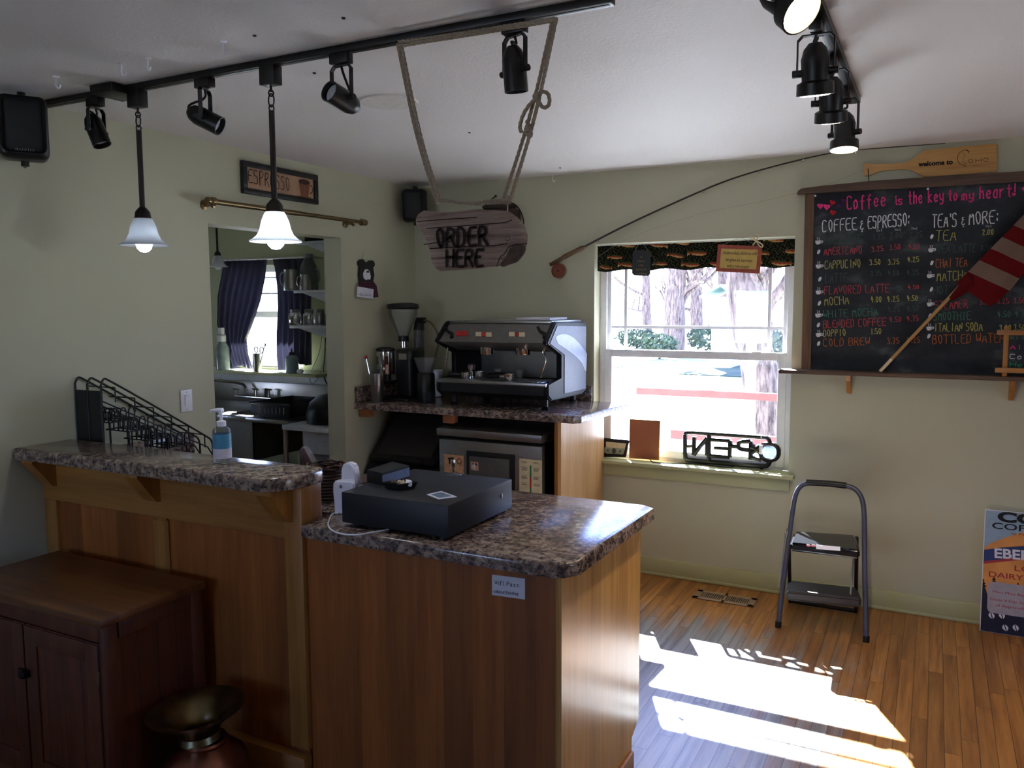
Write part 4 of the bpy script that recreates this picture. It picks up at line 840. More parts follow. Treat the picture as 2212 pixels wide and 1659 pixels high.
for pts in (((1634, 520), (1622, 508), (1618, 514), (1634, 521)), ((1634, 520), (1650, 530), (1644, 536), (1634, 522)), ((1634, 520), (1640, 506), (1632, 508)), ((1634, 520), (1626, 530))): b.tube(smooth([q(*p, -.006) for p in pts], 2), .0035, 6)
b.done('ribbon_bow', M['cream'], t)
# things on the sill
ZS = WZ0
def stand(name, label, cat, quad, y, depth, outer, rot=True, lean=.10):
    n_ = V((0, -1, lean)).normalized(); p0 = V((0, y, ZS)); pl = [onp(x, yy, p0, n_) for x, yy in quad]
    low = min(p.z for p in pl); pl = [p+V((0, 0, 0)) for p in pl]
    t = thing(name, label, cat, (sum(p.x for p in pl)/4, y, ZS)); return t, pl, n_
t, pl, n_ = stand('framed_banknote', 'small black framed one dollar bill standing on the window sill', 'picture frame', ((1304, 946), (1359, 951), (1351, 988), (1304, 987)), .02, .015, None)
cc = sum(pl, V())/4; B().prism(pl, n_*-.014).done('frame', M['black'], t, 0)
sc_ = lambda k, kz, d=.001: [cc+n_*d+V(((p-cc).x*k, (p-cc).y*kz, (p-cc).z*kz)) for p in pl]
B().prism(sc_(.80, .62), n_*.0006).done('mat', M['cream'], t, 0)
pl2 = [onp(x, y, cc+n_*.002, n_) for x, y in ((1306, 966), (1349, 969), (1346, 982), (1305, 978))]
B().prism(pl2, n_*.0005).done('banknote', P('banknote_paper', '9aa08c', .8, var=.25, sc=160), t, 0)
c2 = sum(pl2, V())/4; e = (pl2[1]-pl2[0]).normalized(); f = n_.cross(e)
B().prism([c2+n_*.0007+e*(.013*math.cos(a*PI/8))+f*(.017*math.sin(a*PI/8)) for a in range(16)], n_*.0004).prism([c2+n_*.0007+e*(.04+.006*math.cos(a*PI/6))+f*(.006*math.sin(a*PI/6)) for a in range(12)], n_*.0004).prism([c2+n_*.0007+e*(-.04+.006*math.cos(a*PI/6))+f*(.006*math.sin(a*PI/6)) for a in range(12)], n_*.0004).done('print', P('banknote_ink', '4a5048', .8), t, 0)
t, pl, n_ = stand('picture_frame', 'brown backed picture frame turned to the window on the sill', 'picture frame', ((1360, 905), (1426, 909), (1423, 994), (1359, 990)), .03, .02, None)
cc = sum(pl, V())/4; n = N('brown_backing_board'); n.bump(n.noise(n.pos(), 200, 2), .1)
B().prism(pl, n_*-.012).done('frame', M['oakrail'], t, 0); B().prism([cc+n_*.001+(p-cc)*.93 for p in pl], n_*.001).done('backing', n.fin('9a5a3c', .7), t, 0)
# OPEN sign, seen from behind
U = lambda x, y, d=0: on('y', .062+d, 1160+x/2.86, 480+y/2.86)
t = thing('open_sign', 'black framed OPEN window sign seen from behind on the sill', 'sign', U(1200, 1500))
def pipe(b, pts, r=.0085, closed=False, k=1): return b.tube(smooth([U(*p) for p in pts], k, closed) if k else [U(*p) for p in pts], r*1.6, 8, closed)
b = B(); pipe(b, [(915, 1310), (925, 1296), (1060, 1305), (1400, 1328), (1430, 1335), (1440, 1368)]); pipe(b, [(915, 1310), (914, 1455), (925, 1468), (1060, 1480), (1400, 1508), (1425, 1505), (1440, 1475)]); pipe(b, [(1063, 1303), (1062, 1480)], k=0); pipe(b, [(915, 1385), (965, 1382)], .007, k=0)
pipe(b, [(1185, 1380), (1240, 1385)], .01, k=0); pipe(b, [(1325, 1385), (1380, 1420)], .012, k=0); pipe(b, [(1325, 1420), (1380, 1385)], .012, k=0); pipe(b, [(1322, 1452), (1385, 1468)], .008, k=0); b.done('frame', M['blackm'], t)
B().tube(smooth([U(*p) for p in ((1378, 1368), (1490, 1372), (1493, 1470), (1382, 1470))], 2, True), .0135, 8, True).done('letter', M['blackm'], t)
b = B(); pipe(b, [(1322, 1352), (1318, 1465)], .0085, k=0); pipe(b, [(1320, 1355), (1250, 1355), (1243, 1380), (1252, 1402), (1320, 1408)]); b.done('letter', M['blackm'], t)
b = B(); pipe(b, [(1193, 1348), (1190, 1452)], .0085, k=0); pipe(b, [(1072, 1342), (1192, 1350)], k=0); pipe(b, [(1095, 1392), (1190, 1398)], k=0); pipe(b, [(1070, 1440), (1190, 1450)], k=0); b.done('letter', M['blackm'], t)
b = B(); pipe(b, [(972, 1325), (968, 1438)], .0085, k=0); pipe(b, [(968, 1436), (1052, 1332)], k=0); pipe(b, [(1052, 1330), (1050, 1440)], k=0); b.done('letter', M['blackm'], t)
B().tube(smooth([U(1385, 1505), U(1375, 1518), U(1388, 1528), U(1398, 1516)], 2), .003, 6).done('hanger_loop', M['blackm'], t)
M['ledt'] = P('clear_tube', 'c4cad6', .2)
t = thing('pull_tag', 'small white tag hanging on a bead chain before the OPEN sign', 'tag', U(1382, 1440, -.03)); B().cyl(U(1384, 1378, -.03), U(1381, 1432, -.03), .0075, 12).done('tag', M['whitep'], t)
b = B()
for k in range(8): b.ball(U(1384+(k % 2), 1318+k*8, -.03), .0025, n=8)
b.done('chain', M['chrome'], t)
pts = [on('z', ZS+.004, *p) for p in ((1404, 993), (1410, 999), (1440, 1001), (1480, 1000), (1520, 1003), (1545, 1007), (1580, 1010), (1588, 1005))]
tag(B().tube(smooth(pts, 3), .003, 6).done('sill_cord', M['black']), 'thin black cord lying along the window sill', 'cord')
c = on('z', ZS+.018, 1462, 986); t = thing('power_plug', 'dark plug and adapter lying on the sill beside the OPEN sign', 'plug', c)
B().box(c-V((.035, .02, .018)), c+V((.02, .02, .014)), .006).done('adapter', M['black'], t); B().tube(smooth([c+V((.02, 0, 0)), c+V((.045, .0, .02)), c+V((.06, .01, .012))], 2), .007, 8).done('plug_lead', M['black'], t)
b = B(); rg = random.Random(5); c = on('z', ZS, 1430, 992)
for k in range(16):
    a = c+V((rg.uniform(-.03, .07), rg.uniform(-.02, .02), 0)); e = V((rg.uniform(-.05, .06), rg.uniform(-.02, .02), rg.uniform(.03, .085))); b.tube([a, a+e*.5+V((0, 0, .012)), a+e], [.0016, .0014, .0006], 5)
o = b.done('dry_grass', P('dried_grass', '6a6a48', .8)); tag(o, 'few dried grass sprigs on the window sill beside the brown frame', 'dried grass')
# ================================================================== FISHING ROD AND PADDLE
yw = -.022; w_ = lambda x, y, d=0: on('y', yw+d, x, y)
t = thing('fishing_rod', 'old fly fishing rod mounted slanting up the wall over the window', 'fishing rod', w_(1200, 570))
M['cork'] = P('cork_grip', '6d5238', .8, var=.25, sc=120); M['bamboo'] = P('dark_cane', '2e1d14', .4)
B().tube([w_(1188, 571.6), w_(1213, 558)], .011, 10).done('reel_seat', P('seat_wood', '5a4230', .5), t)
B().tube([w_(*p) for p in ((1213, 558), (1222, 553), (1240, 544), (1256, 535.5), (1264, 532))], [.011, .015, .013, .014, .007], 12).done('grip', M['cork'], t)
rp = smooth([w_(*p) for p in ((1262, 533), (1360, 482), (1500, 418.4), (1571, 389), (1641.6, 367), (1735, 343), (1805.7, 328), (1854, 323), (1950.6, 316.5), (2042, 309.6))], 2)
B().tube(rp, [.0065-.0048*i/(len(rp)-1) for i in range(len(rp))], 8).done('blank', M['bamboo'], t)
for px, py in ((1292, 517), (1520, 411), (1640, 369), (1735, 344.5), (1850, 325)):
    c = w_(px, py+3, -.002); B().tube(arc(c, .006, 0, 360, 12, (1, 0, 0), (0, 0, 1)), .0012, 6).done('line_guide', M['chrome'], t)
c = w_(1207, 585); M['reel'] = P('red_brown_reel', '8a4a34', .45, .3)
rl = B().lathe([(0, -.014), (.044, -.014), (.046, -.008), (.046, .012), (0, .012)], c, 32, aim((0, -1, 0))).done('reel', M['reel'], t)
b = B().lathe([(.036, .013), (.040, .013), (.040, .016), (.036, .016)], c, 28, aim((0, -1, 0)), closed=True).lathe([(0, .012), (.010, .012), (.008, .02), (0, .02)], c, 14, aim((0, -1, 0)))
for k in range(10): b.ball(c+V((.025*math.cos(k*PI/5), -.0135, .025*math.sin(k*PI/5))), .004, (1, .4, 1), 8)
b.done('reel_face', P('reel_face', '5e2e22', .4, .3), rl); B().tube([w_(1206, 567), w_(1206, 574)], .006, 8).done('reel_foot', M['brass'], t)
pts = [w_(*p, -.006) for p in ((1284, 560), (1330, 529), (1400, 497), (1527, 457), (1640, 437), (1722, 417), (1790, 398), (1880, 362))]
tag(B().tube(smooth(pts, 2), .0009, 4).done('fishing_line', M['rope']), 'thin loose fishing line trailing across the wall under the rod', 'line')
q = lambda x, y, d=0: on('y', -.016+d, 1860+x/6.284, 280+y/6.284)
t = thing('wooden_paddle', 'varnished wooden paddle sign reading welcome to on the chalkboard top', 'paddle', q(900, 640))
ol = [(34, 560), (40, 475), (72, 452), (112, 456), (150, 466), (210, 470), (400, 463), (560, 450), (640, 430), (720, 385), (780, 335), (850, 288), (900, 274), (1700, 200), (1815, 190), (1842, 212), (1845, 545), (1822, 570), (1400, 604), (860, 642), (800, 618), (740, 580), (640, 544), (560, 538), (400, 548), (240, 568), (170, 598), (125, 618), (60, 632), (36, 606)]
b = B(); b.prism([q(*p) for p in ol], (0, .014, 0)); b.done('paddle', M['pine'], t, 0)
n_ = V((0, -1, 0)); txt('welcome to', q(775, 500, -.001), q(1245, 466, -.001), .0225, n_, M['burn'], t, bold=.035)
b = B(); strokes(b, 'OHO', q(1455, 456, -.001), q(1748, 432, -.001), .0185, n_, .0022, 1, 0)
fp = [(1468, 300), (1440, 275), (1390, 275), (1340, 310), (1308, 360), (1310, 420), (1335, 465), (1385, 478), (1412, 510), (1428, 460), (1395, 455), (1380, 420), (1392, 370), (1420, 340), (1395, 325), (1375, 315)]
b.ribbon(smooth([q(*p, -.001) for p in fp[:9]], 2), .0022, n_); b.ribbon(smooth([q(*p, -.001) for p in fp[8:]], 2), .0014, n_); b.ribbon(smooth([q(*p, -.001) for p in ((1420, 278), (1455, 290), (1470, 310), (1450, 322))], 1), .002, n_)
b.done('logo', M['burn'], t, 0); txt('COFFEE CO.', q(1500, 496, -.001), q(1655, 484, -.001), .0035, n_, M['burn'], t)
B().tube([q(94, 530, -.004), q(100, 620, -.004), q(104, 700, -.004)], .002, 6).done('hook_nail', M['blackm'], t)
# ================================================================== CHALKBOARD
yc = -.03; q = lambda x, y, d=0: on('y', yc+d, x, y)
tl_, bl_ = q(1758, 424), q(1748, 797); X0, X1 = tl_.x, 3.95
t = thing('menu_chalkboard', 'large chalkboard coffee menu in a rough wood frame', 'chalkboard', (2.9, yc, bl_.z))
ztl, ztr = q(1765, 416).z, q(2200, 391.5).z
B().prism([(X0-.01, yc, bl_.z-.005), (X1, yc, bl_.z-.005), (X1, yc, ztr), (X0-.01, yc, ztl)], (0, .02, 0)).done('board', M['slate'], t, 0)
B().prism([q(x, y, -.006) for x, y in ((1739, 420), (1759, 418), (1751, 799), (1731, 798))], (0, .03, 0)).done('left_upright', M['roughz'], t, 0)
a, c = q(2205, 371), q(2205, 392)
B().prism([q(*p, -.02) for p in ((1721, 419), (1724, 412), (1731, 407), (1778, 401), (1880, 391), (2040, 380))]+[V((X1, yc-.02, a.z-.004)), V((X1, yc-.02, c.z-.004))]+[q(*p, -.02) for p in ((2040, 402), (1880, 410))], (0, .045, 0)).done('top_rail', M['rough'], t, 0)
for p in ((1761, 423), (2004.5, 408)): B().lathe([(0, 0), (.006, 0), (.0055, .003), (0, .004)], q(*p), 14, aim((0, -1, 0))).done('screw_cap', M['white'], t)
n_ = V((0, -1, 0)); e_ = -.0022
NL = [0]
COLN = {'dgreen': 'faint dark green', 'redh': 'red', 'violet': 'purple'}
def cpart(b, name, col): o = b.done(name, M['ch_'+col], t, 0); o['label'] = COLN.get(col, col)+' chalk '+name.split('_')[-1]; return o
CUR = {}
def chalk(col, s_, a, c, hpx, w=.0042, seed=1, jit=.35):
    p0, p1 = q(*a, e_), q(*c, e_); h = (q(a[0], a[1]-hpx, e_)-p0).length
    strokes(CUR.setdefault(col, B()), s_, p0, p1, h, n_, w, seed+len(s_), jit)
def flush(name):
    for col, bb in list(CUR.items()): cpart(bb, name, col)
    CUR.clear()
for s_, a, c, h in (('Coffee', (1830, 452), (1917, 443), 27), ('is', (1934, 443), (1953, 441), 19), ('the', (1963, 441), (1995, 438), 26), ('key', (2006, 437), (2042, 433), 24), ('to', (2049, 433.5), (2071, 432), 22), ('my', (2077, 432), (2109, 430), 19), ('heart!', (2117, 429), (2196, 423), 25)): chalk('pink', s_, a, c, h, .0062, 3, .3)
flush('chalk_heading')
chalk('white', 'COFFEE', (1777, 501), (1852, 496), 25, .005); chalk('white', '&', (1859, 497), (1868, 496), 20, .005); chalk('white', 'ESPRESSO:', (1875, 494), (1966, 487), 26, .005); flush('chalk_heading')
chalk('white', "TEA'S", (2014, 492), (2068, 489), 28, .005); chalk('white', '&', (2078, 487), (2086, 486), 18, .004); chalk('white', 'MORE:', (2093, 486), (2158, 481), 27, .005); flush('chalk_heading')
for s_, x, y in (('12oz', 1893, 500), ('16oz', 1933, 498.5), ('24oz', 1969, 496), ('12oz', 2129, 491)): chalk('white', s_.replace('z', 'Z'), (x, y), (x+13, y-.5), 4.5, .0012, 1, .2); flush('chalk_size')
D = 'dgreen'; ROWS = [('dgreen', 'DRIP COFFEE', (1780, 528), (1861, 522), 16), ('dgreen', '1.75', (1887, 519), (1912, 516), 13), ('dgreen', '2.00', (1923, 514.5), (1950.5, 513), 13), ('dgreen', '2.25', (1965, 513), (1994, 512), 12),
 ('red', 'AMERICANO', (1780, 551.5), (1863.5, 547), 16), ('red', '3.25', (1883, 544), (1910, 541.5), 11), ('red', '3.50', (1922, 540.5), (1947, 538), 11), ('red', '4.00', (1963, 539), (1988, 538), 11),
 ('yellow', 'CAPPUCINO', (1782, 581), (1860, 577), 17), ('yellow', '3.50', (1879, 573), (1904, 571), 12), ('yellow', '3.75', (1919, 572), (1944, 570), 11), ('yellow', '4.25', (1960.6, 566.5), (1986.6, 565), 11),
 ('dgreen', 'LATTE', (1783, 611), (1831, 609), 19), ('dgreen', '3.75', (1881, 597), (1905, 595), 11), ('dgreen', '4.00', (1919, 596), (1944, 594), 11), ('dgreen', '4.25', (1960, 595), (1986, 593), 11),
 ('red', 'FLAVORED LATTE', (1781, 636), (1922, 631), 17), ('red', '4.50', (1962, 625.5), (1987, 623.6), 9),
 ('yellow', 'MOCHA', (1781, 660), (1835, 656), 17), ('yellow', '4.00', (1882, 653), (1906, 652), 12), ('yellow', '4.25', (1917, 652), (1944, 651), 12), ('yellow', '4.50', (1960, 650), (1984, 649), 11),
 ('green', 'WHITE MOCHA', (1779, 687), (1897, 681), 16), ('dgreen', '4.25', (1919, 674), (1945, 673), 11), ('dgreen', '4.50', (1960, 672.5), (1986, 671), 11),
 ('red', 'BLENDED COFFEE', (1779, 708.6), (1915, 703), 16), ('red', '4.50', (1922, 696), (1949, 695), 11), ('red', '4.75', (1960, 694), (1985.6, 693), 11),
 ('yellow', 'DOPPIO', (1779, 727), (1828, 725), 14), ('yellow', '1.50', (1882.5, 722), (1906, 721), 12),
 ('orange', 'COLD BREW', (1779, 748), (1880.6, 745), 16), ('orange', '3.75', (1917, 743), (1944, 742), 13), ('orange', '4.25', (1960, 741), (1989, 740), 12),
 ('yellow', 'TEA', (2022, 521), (2067, 519), 22), ('yellow', '2.00', (2122, 507.7), (2148, 506.6), 12), ('dgreen', 'TEA LATTE', (2024, 546), (2110, 544), 17), ('dgreen', '3.50', (2118, 541), (2145, 540), 11),
 ('orange', 'CHAI TEA', (2021.7, 578), (2090.6, 575.5), 18), ('yellow', 'MATCHA', (2024, 607), (2092, 604), 20), ('dgreen', 'HOT', (2016, 636), (2050, 634), 17), ('red', 'STEAMER', (2020, 669), (2092, 665), 18), ('red', '3.00', (2116, 658), (2143, 657), 12), ('red', '3.25', (2154, 656), (2181, 655), 11), ('red', '3.50', (2190, 655), (2216, 654), 11),
 ('green', 'SMOOTHIE', (2016, 692), (2098, 690.5), 17), ('green', '4.50', (2155.6, 685), (2185, 684), 12), ('green', '4.75', (2193.6, 684), (2222, 683), 12),
 ('yellow', 'ITALIAN SODA', (2018, 716), (2123, 714), 17), ('yellow', '3.00', (2159, 714), (2186, 713.5), 12), ('yellow', '3.50', (2190, 713), (2216, 713), 12), ('orange', 'BOTTLED WATER', (2014.5, 743), (2172, 739), 19)]
for k, (col, s_, a, c, h) in enumerate(ROWS):
    if s_[0].isalpha(): flush('chalk_line')
    chalk(col, s_, a, c, h, .0036, k)
flush('chalk_line')
def cup(x, y):
    b = B()
    P_ = lambda dx, dy: q(x+dx, y+dy, e_)
    b.prism([P_(-7, -1), P_(5, -2), P_(4, 4), P_(1, 7), P_(-4, 7), P_(-6.5, 4)], (0, .0006, 0)); b.ribbon(smooth([P_(5, 0), P_(9, -1), P_(9, 3), P_(4, 4)], 1), .004, n_)
    for d in (-3, 1): b.ribbon([P_(d, -3), P_(d+1.5, -5.5), P_(d, -8)], .0028, n_)
    cpart(b, 'chalk_cup', 'white')
def bean(x, y): cpart(B().prism([q(x+3.3*math.cos(a*PI/8)+1.6*math.sin(a*PI/8), y-5.2*math.sin(a*PI/8), e_) for a in range(16)], (0, .0006, 0)), 'chalk_bean', 'white')
for p in ((1768, 521), (1769, 573), (1769, 629), (1768, 679), (1769, 721), (2012, 538), (2009, 594), (2009, 655), (2008, 707)): cup(*p)
for p in ((1768.5, 544), (1771, 603), (1770, 655), (1768, 702), (1768.5, 742), (2013, 511), (2013, 568), (2012, 625), (2009, 682), (2006.5, 726)): bean(*p)
def heart(col, x, y, s_, rot=0):
    pts = []
    for a in range(24):
        T = a*PI/12; hx_, hy = 16*math.sin(T)**3/16, -(13*math.cos(T)-5*math.cos(2*T)-2*math.cos(3*T)-math.cos(4*T))/16
        pts.append(q(x+s_*(hx_*math.cos(rot)-hy*math.sin(rot)), y+s_*(hx_*math.sin(rot)+hy*math.cos(rot)), e_-.0004))
    cpart(B().prism(pts, (0, .0006, 0)), 'chalk_heart', col)
heart('pink', 1772, 445, 7); heart('pink', 1786, 447, 7.5, .1); heart('redh', 1798, 438, 6.5, .3); heart('redh', 1799, 459, 6.5, .2); heart('violet', 1812, 444, 5.5, .2); heart('violet', 1822, 434, 5, .2); heart('pink', 2190, 420, 4.5, .1); heart('pink', 2214, 409, 7, .1)
# ledge, flag, little board
zl = on('y', -.10, 1693, 807).z; zt = zl+.022; xa = on('y', -.10, 1681, 804).x
t = thing('chalk_ledge', 'rough wooden ledge shelf under the chalkboard on two brackets', 'shelf', (3, -.05, zl))
B().box((xa, -.11, zl), (X1, 0, zt), .008).done('ledge', M['rough'], t)
for px in (1833, 2187):
    x = on('y', -.05, px, 830).x; B().prism([(x-.011, -.001, zl), (x-.011, -.085, zl), (x-.011, -.075, zl-.03), (x-.011, -.02, zl-.10), (x-.011, -.001, zl-.105)], (.022, 0, 0)).done('bracket', M['oaklt'], t, 0)
pa = on('y', -.08, 1901, 799); pa.z = zt+.004; pm = on('y', -.066, 2060, 633); pd = (pm-pa).normalized()
t = thing('flag', 'striped red and white flag on a wooden stick leaning on the chalkboard', 'flag', pa)
B().tube([pa, pa+pd*1.25], .0085, 10).done('stick', P('flag_stick', 'b58a52', .5), t); B().tube([pa+pd*.002, pa+pd*.085], .0088, 10).done('stick_tip', P('bare_wood_tip', 'd8bf98', .6), t)
FX = lambda x, y, d=0: on('y', -.088+d, 1860+x/4.148, 500+y/4.148)
def flagp(u, v):
    k = -1+u*9; b0 = (958+k*102, 360-k*104); ln = 1-.03*max(0, k)
    x, y = b0[0]+372*ln*v, b0[1]+172*ln*v
    if k < 0: s_ = -k; x -= s_*120*v*.6*1; y += 40*s_*v*1
    p = FX(x, y); p.y += .012*math.sin(u*13+v*5)*v+.006*math.sin(v*14+u*3)-.012*v; return p
def flagc(u, v): k = -1+u*9; return lin('a3202f') if math.floor(k) % 2 else lin('b3a399')
B().grid(flagp, 108, 20, cf=flagc).done('cloth', M['flag'], t, 60, rec=False)
b = B(); 
def wrap(u, v):
    k = u; x0, y0 = 775+k*175, 592-k*225; w0 = 25+k*25; a = -PI*.7+v*PI*1.5
    p = FX(x0+w0*v*1.1+14, y0+(30+110*k)*v); p.y -= .012*math.sin(v*PI); return p
b.grid(wrap, 14, 10, cf=lambda u, v: lin('9c1f2d')); b.done('gathered_cloth', M['flag'], t, 60, rec=False)
W2 = lambda x, y, d=0: on('y', -.095+d, 1860+x/4.148, 500+y/4.148)
t = thing('small_chalkboard', 'small wood framed chalkboard standing on the ledge before the big menu chalkboard', 'chalkboard', W2(1300, 1300)); zb0 = zt
x0, x1 = W2(1276, 1000).x, W2(1322, 1000).x; xr_ = x1+.26; wst = x1-x0
z1_, z2_ = W2(1300, 850).z, W2(1300, 905).z
B().box((x0, -.100, zb0), (x1, -.086, z1_), .002).done('post', M['oaklt'], t); B().box((xr_, -.100, zb0), (xr_+wst, -.086, z1_), .002).done('post', M['oaklt'], t)
for z in (z2_, W2(1300, 1243).z): B().box((x0-.03, -.108, z-.012), (xr_+wst+.03, -.099, z+.012), .002).done('crossbar', M['oakrail'], t)
B().box((x1-.005, -.097, W2(1300, 1225).z), (xr_+.005, -.092, z2_)).done('board', M['slate'], t, 0)
for col, s_, y, h in (('green', 'Alternative', 965, 30), ('pink', 'Almond', 1055, 45), ('white', 'Coconut', 1140, 45), ('lime', 'Hemp', 1212, 45)):
    p = W2(1335, y, -.003); b = B(); strokes(b, s_, p, p+V(((.022 if len(s_) > 8 else .03)*len(s_), 0, 0)), h/4.148*.0021, n_, .003, len(s_), .3); b.done('chalk_lettering', M['ch_'+col], t, 0)
# ================================================================== STOOL, VENT, POSTER
f0 = on('z', 0, 1681, 1358); f1 = on('z', 0, 1871, 1384); yf_ = (f0.y+f1.y)/2; n_ = V((0, -.93, .34)).normalized(); pp = V((2.74, yf_, 0))
Sx = lambda x, y: onp(x, y, pp, n_)
t = thing('step_stool', 'folding grey metal two step stool standing open by the wall', 'step stool', (2.74, yf_, 0))
fr = [Sx(*p) for p in ((1681, 1356), (1697, 1215), (1712, 1105), (1717, 1072), (1726, 1052), (1742, 1043), (1790, 1044), (1837, 1050), (1855, 1062), (1865, 1085), (1867, 1120), (1868, 1250), (1871, 1382))]
for i in (0, -1): fr[i].z = .012
pts = [fr[0], fr[1], fr[2]]+smooth(fr[2:11], 2)[1:]+fr[11:]
B().tube(pts, .0125, 12).done('front_frame', M['bluegrey'], t)
B().tube([Sx(1742, 1042), Sx(1790, 1044.5), Sx(1828, 1049)], .0165, 14).done('grip', M['black'], t)
for i in (0, -1): B().tube([V((fr[i].x, fr[i].y, 0)), V((fr[i].x, fr[i].y+.004, .03))], .016, 12).done('foot_cap', M['black'], t)
def step(z, quad, th, mat, gl):
    p = [on('z', z, *x) for x in quad]; b = B(); b.prism(p, (0, 0, -th)); bmesh.ops.bevel(b.b, geom=[e for e in b.b.edges], offset=.012, segments=3, affect='EDGES'); return b.done('step', mat, t, 50), p
M['tread'] = P('black_gloss_tread', '0e0f14', .15, var=.1); M['treadm'] = P('black_tread', '1c1c22', .5, bump=.3, sc=200)
s1, p1 = step(.475, ((1716, 1146), (1849, 1155), (1858, 1189), (1706, 1172)), .045, M['tread'], 1); s2, p2 = step(.235, ((1704, 1252), (1852, 1268), (1862, 1293), (1697, 1276)), .05, M['treadm'], 1)
y = min(p.y for p in p1)-.002
B().prism([on('y', y, *x) for x in ((1763, 1177), (1815, 1181), (1815, 1190), (1763, 1186))], (0, .001, 0)).done('label_sticker', M['paper'], s1, 0)
for px in (1746, 1757): B().lathe([(0, 0), (.009, 0), (.009, .0008), (0, .0008)], on('y', y, px, 1178+(px-1746)*.05), 16, Matrix.Diagonal((1, 1, .6, 1)) @ aim((0, -1, 0))).done('round_sticker', P('pink_sticker', 'd08a94', .6), s1)
for sx in (0, 1):
    a = fr[2 if sx == 0 else 10]; lo = V((f0.x+.0 if sx == 0 else f1.x-.075, yf_+.36, .012)); hi = V((lo.x, a.y+.02, .455)); B().tube([lo, hi], .010, 8).done('rear_leg', M['blackm'], t)
    B().tube([V((lo.x, p1[0].y-.02, .46)), V((lo.x, p2[2].y+.03, .22))], .005, 6).done('link_bar', M['grey'], t)
B().tube([V((f0.x, yf_+.36, .02)), V((f1.x-.075, yf_+.36, .02))], .012, 8).done('rear_crossbar', M['blackm'], t)
q = [on('z', .004, *p) for p in ((1508, 1274), (1638, 1293), (1626, 1311), (1494, 1290))]; x0, x1, y0, y1 = (q[0].x+q[3].x)/2, (q[1].x+q[2].x)/2, (q[2].y+q[3].y)/2, (q[0].y+q[1].y)/2
t = thing('floor_register', 'brown metal floor vent register set in the floorboards', 'floor vent', ((x0+x1)/2, (y0+y1)/2, 0)); b = B(); B().box((x0, y0, -.003), (x1, y1, .002)).done('duct', M['black'], t, 0)
b.box((x0, y0, 0), (x1, y0+.028, .005), .001).box((x0, y1-.028, 0), (x1, y1, .005), .001).box((x0, y0, 0), (x0+.032, y1, .005), .001).box((x1-.032, y0, 0), (x1, y1, .005), .001).box(((x0+x1)/2-.008, y0, 0), ((x0+x1)/2+.008, y1, .005), .001)
for k in range(24): x = x0+.036+(x1-x0-.072)*k/23; b.box((x-.0028, y0+.02, 0), (x+.0028, y1-.02, .004))
b.done('grille', P('bronze_paint', 'a08a74', .5, .3), t, 0)
n_ = V((0, -1, .125)).normalized(); pp = V((3.45, -.108, .002)); Po = lambda x, y, d=0: onp(x, y, pp+n_*d, n_)
c0, c1 = Po(2119.5, 1362.5), Po(2124, 1099.5); ex = V((1, 0, 0)); W_ = .56
c0.x = c1.x = (c0.x+c1.x)/2; H_ = (c1-c0).length; ez = (c1-c0).normalized()
PQ = lambda u, v, d=0: c0+ex*u+ez*(v*H_)+n_*d
t = thing('dairy_poster', 'printed coffee and dairy poster board leaning against the wall at the right edge', 'poster', c0)
B().prism([PQ(0, 0), PQ(W_, 0), PQ(W_, 1), PQ(0, 1)], n_*-.006).done('board', M['paper'], t, 0)
def flat(name, mat, pts, d, lb=None): o = B().prism([PQ(*p, d) for p in pts], n_*.0004).done(name, mat, t, 0); return o
pu = lambda x, y: (max(.004, (Po(1712+x/4.424, 1100+y/4.424)-c0).dot(ex)), (Po(1712+x/4.424, 1100+y/4.424)-c0).dot(ez)/H_)
flat('sky_print', P('pale_blue_print', '8fa6bc', .6), [(.004, .6), (W_-.004, .6), (W_-.004, .994), (.004, .994)], .0008)
flat('hill_print', P('orange_print', 'd9934e', .6, var=.15, sc=12), [(.004, .1)]+[pu(*p) for p in ((1815, 365), (1900, 320), (2000, 280), (2100, 250), (2212, 215))]+[(.3, .86), (.42, .75), (W_-.004, .72), (W_-.004, .1)], .0014)
flat('banner_print', P('navy_print', '2c3a70', .6), [pu(*p) for p in ((1815, 495), (2212, 455))]+[(W_-.004, .62), (W_-.004, .73)]+[pu(*p) for p in ((2212, 350), (2000, 365), (1815, 385))], .002)
flat('banner_edge_print', P('crimson_print', 'a83440', .6), [pu(*p) for p in ((1815, 520), (2212, 480))]+[(W_-.004, .60), (W_-.004, .62)]+[pu(*p) for p in ((2212, 455), (1815, 495))], .002)
flat('ground_print', P('dark_navy_print', '161b33', .6), [(.004, .004), (W_-.004, .004), (W_-.004, .2)]+[pu(*p) for p in ((2212, 1000), (2100, 985), (1960, 950), (1880, 880), (1845, 760), (1815, 700))], .002)
b = B()
for x, y, h in ((1925, 735, 90), (2155, 745, 45), (1820, 740, 80)):
    for k in range(3): s_ = h*(.22+.13*k); b.prism([PQ(*pu(x-s_, y-h+h*(k+1)/3), .0026), PQ(*pu(x+s_, y-h+h*(k+1)/3), .0026), PQ(*pu(x, y-h+h*k/3.3), .0026)], n_*.0003)
b.done('tree_print', M['ink'], t, 0)
rr = []
for cx, cy, a0 in ((.165, .375, 0), (.055, .375, 90), (.055, .20, 180), (.165, .20, 270)): rr += [(cx+.022*math.cos(math.radians(a0+a)), cy+.04*math.sin(math.radians(a0+a))) for a in (0, 30, 60, 90)]
flat('panel_print', P('grey_print', 'a7a0aa', .6), [(u-.005 if u < .1 else u+.14, v) for u, v in rr], .0028)
g_ = lambda x, y, d=.0032: PQ(*pu(x, y), d)
blk = M['ink']; rd = P('red_print', 'a82c34', .6); wh = M['paper']
hh = lambda px: px/4.424*.00218
